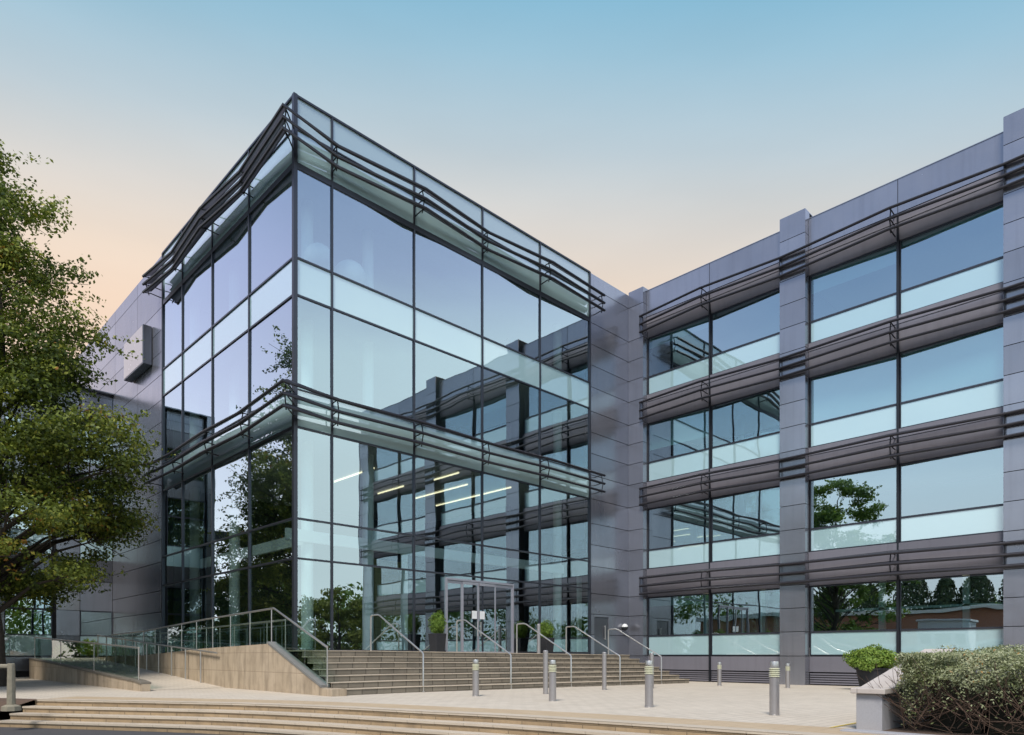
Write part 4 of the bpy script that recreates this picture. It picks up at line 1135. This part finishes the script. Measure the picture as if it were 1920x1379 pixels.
# vehicles mirrored in the ground floor glazing
def van(name, x, y, L, W, H, mat, lab, cat, split=.72):
    r = empty(name, (x, y, -.592), lab, cat)
    z = -.592; m = MB()
    hl, hw = L / 2, W / 2
    sp = [(-hl, .35), (-hl, H * .97), (-hl + .15, H), (hl * split - .5, H), (hl * split, H * .93), (hl * .86, H * .52), (hl, H * .44), (hl, .35)]
    b = [(x - hw, y + a, z + c) for a, c in sp]; t = [(x + hw, y + a, z + c) for a, c in sp]
    n = len(m.v); k = len(sp); m.v += b + t
    m.f.append(tuple(n + i for i in range(k))); m.r.append(.5); m.f.append(tuple(n + k + i for i in reversed(range(k)))); m.r.append(.5)
    for i in range(k): j = (i + 1) % k; m.f.append((n + j, n + i, n + k + i, n + k + j)); m.r.append(.5)
    m.build('body', mat, r, bevel=.06)
    m = MB()
    for s in (-1, 1):
        xx = x + s * (hw + .004); q = [(xx, y + hl * .15, z + H * .56), (xx, y + hl * .8, z + H * .56), (xx, y + hl * (split - .02), z + H * .88), (xx, y + hl * .15, z + H * .9)]
        m.face(q if s > 0 else q[::-1])
        for q0 in ((-.75, -.42), (-.36, .08)):
            q = [(xx, y + hl * q0[0], z + H * .56), (xx, y + hl * q0[1], z + H * .56), (xx, y + hl * q0[1], z + H * .9), (xx, y + hl * q0[0], z + H * .9)]
            m.face(q if s > 0 else q[::-1])
    m.build('window', M['black'], r)
    for sx in (-1, 1):
        for sy in (-.62, .62):
            m = MB(); c = Vector((x + sx * (hw - .1), y + sy * hl, z + .34)); m.tube([c - Vector((.1 * sx, 0, 0)), c + Vector((.12 * sx, 0, 0))], .34, 18); w_ = m.build('wheel', M['tyre'], r)
            m = MB(); m.tube([c + Vector((.12 * sx, 0, 0)), c + Vector((.135 * sx, 0, 0))], .2, 14); m.build('rim', M['steel'], w_)
    for sx in (-1, 1):
        m = MB(); m.box(x + sx * hw * .75 - .12, x + sx * hw * .75 + .12, y + hl - .02, y + hl + .03, z + H * .3, z + H * .38); m.build('headlight', M['white'], r)
van('parked_van', -7.2, 20.5, 5.2, 2.0, 2.6, M['white'], 'white parked van mirrored in the right ground floor window of the wing', 'van')
van('parked_car', -8.6, 12.5, 4.3, 1.8, 1.5, M['steel_dull'], 'silver parked car mirrored in the ground floor windows of the wing', 'car', .35)
van('parked_car', -8.6, 32.0, 4.3, 1.8, 1.5, M['paint_blue'], 'dark blue parked car mirrored in the left ground floor window of the wing', 'car', .35)

# white cabin across the road, mirrored in the right ground floor window
cb_ = empty('portable_cabin', (-6.8, 16.4, -.59), 'white raised cabin with three dark windows, mirrored in the right ground floor window', 'cabin')
m = MB(); m.box(-8.0, -5.6, 14.6, 18.3, .5, 3.85); m.build('wall', M['white'], cb_, bevel=.03)
m = MB(); m.box(-8.15, -5.45, 14.45, 18.45, 3.85, 4.0); m.build('roof', M['white'], cb_, bevel=.02)
for y in (14.85, 16.0, 17.15):
    m = MB(); m.box(-5.6, -5.56, y, y + .95, 2.0, 3.1); w_ = m.build('window', M['white'], cb_)
    m = MB(); m.box(-5.56, -5.55, y + .05, y + .9, 2.05, 3.05); m.build('pane', M['black'], w_)
for x in (-7.8, -5.8):
    for y in (14.8, 18.1):
        m = MB(); m.box(x - .1, x + .1, y - .1, y + .1, -.6, .5); m.build('leg', M['granite'], cb_)
# green plants behind the low wall, seen through its glass
for i, (px, Y, r, h, lab) in enumerate(((168, 41.2, .75, 1.0, 'bright green leafy plant behind the low glass balustrade, the larger of two'), (118, 41.4, .5, .7, 'small green leafy plant behind the low glass balustrade, nearest its left end'))):
    X = x_at(px, Y)
    root = empty('leafy_plant', (X, Y, .98), lab, 'plant')
    g = np.random.default_rng(90 + i); n = 420
    th = g.uniform(0, 6.283, n); el = g.uniform(.3, 1.4, n); rad = g.uniform(.3, 1, n)
    P = np.stack([X + r * rad * np.cos(th) * np.cos(el), Y + r * rad * np.sin(th) * np.cos(el), .98 + h * rad * np.sin(el)], 1)
    N = np.stack([-np.cos(th) * np.sin(el), -np.sin(th) * np.sin(el), np.cos(el)], 1) + g.normal(size=(n, 3)) * .4
    leaves('foliage', P, N, g.uniform(.18, .34, n), g.random(n) * .5 + .5, M['leaf_green'], root, .25, tuple(root.location))
    m = MB()
    for k in range(6): m.tube([(X, Y, .98), (X + .5 * r * math.cos(k), Y + .5 * r * math.sin(k), .98 + h * .7)], [.02, .006], 4)
    m.build('stem', M['bark'], root)
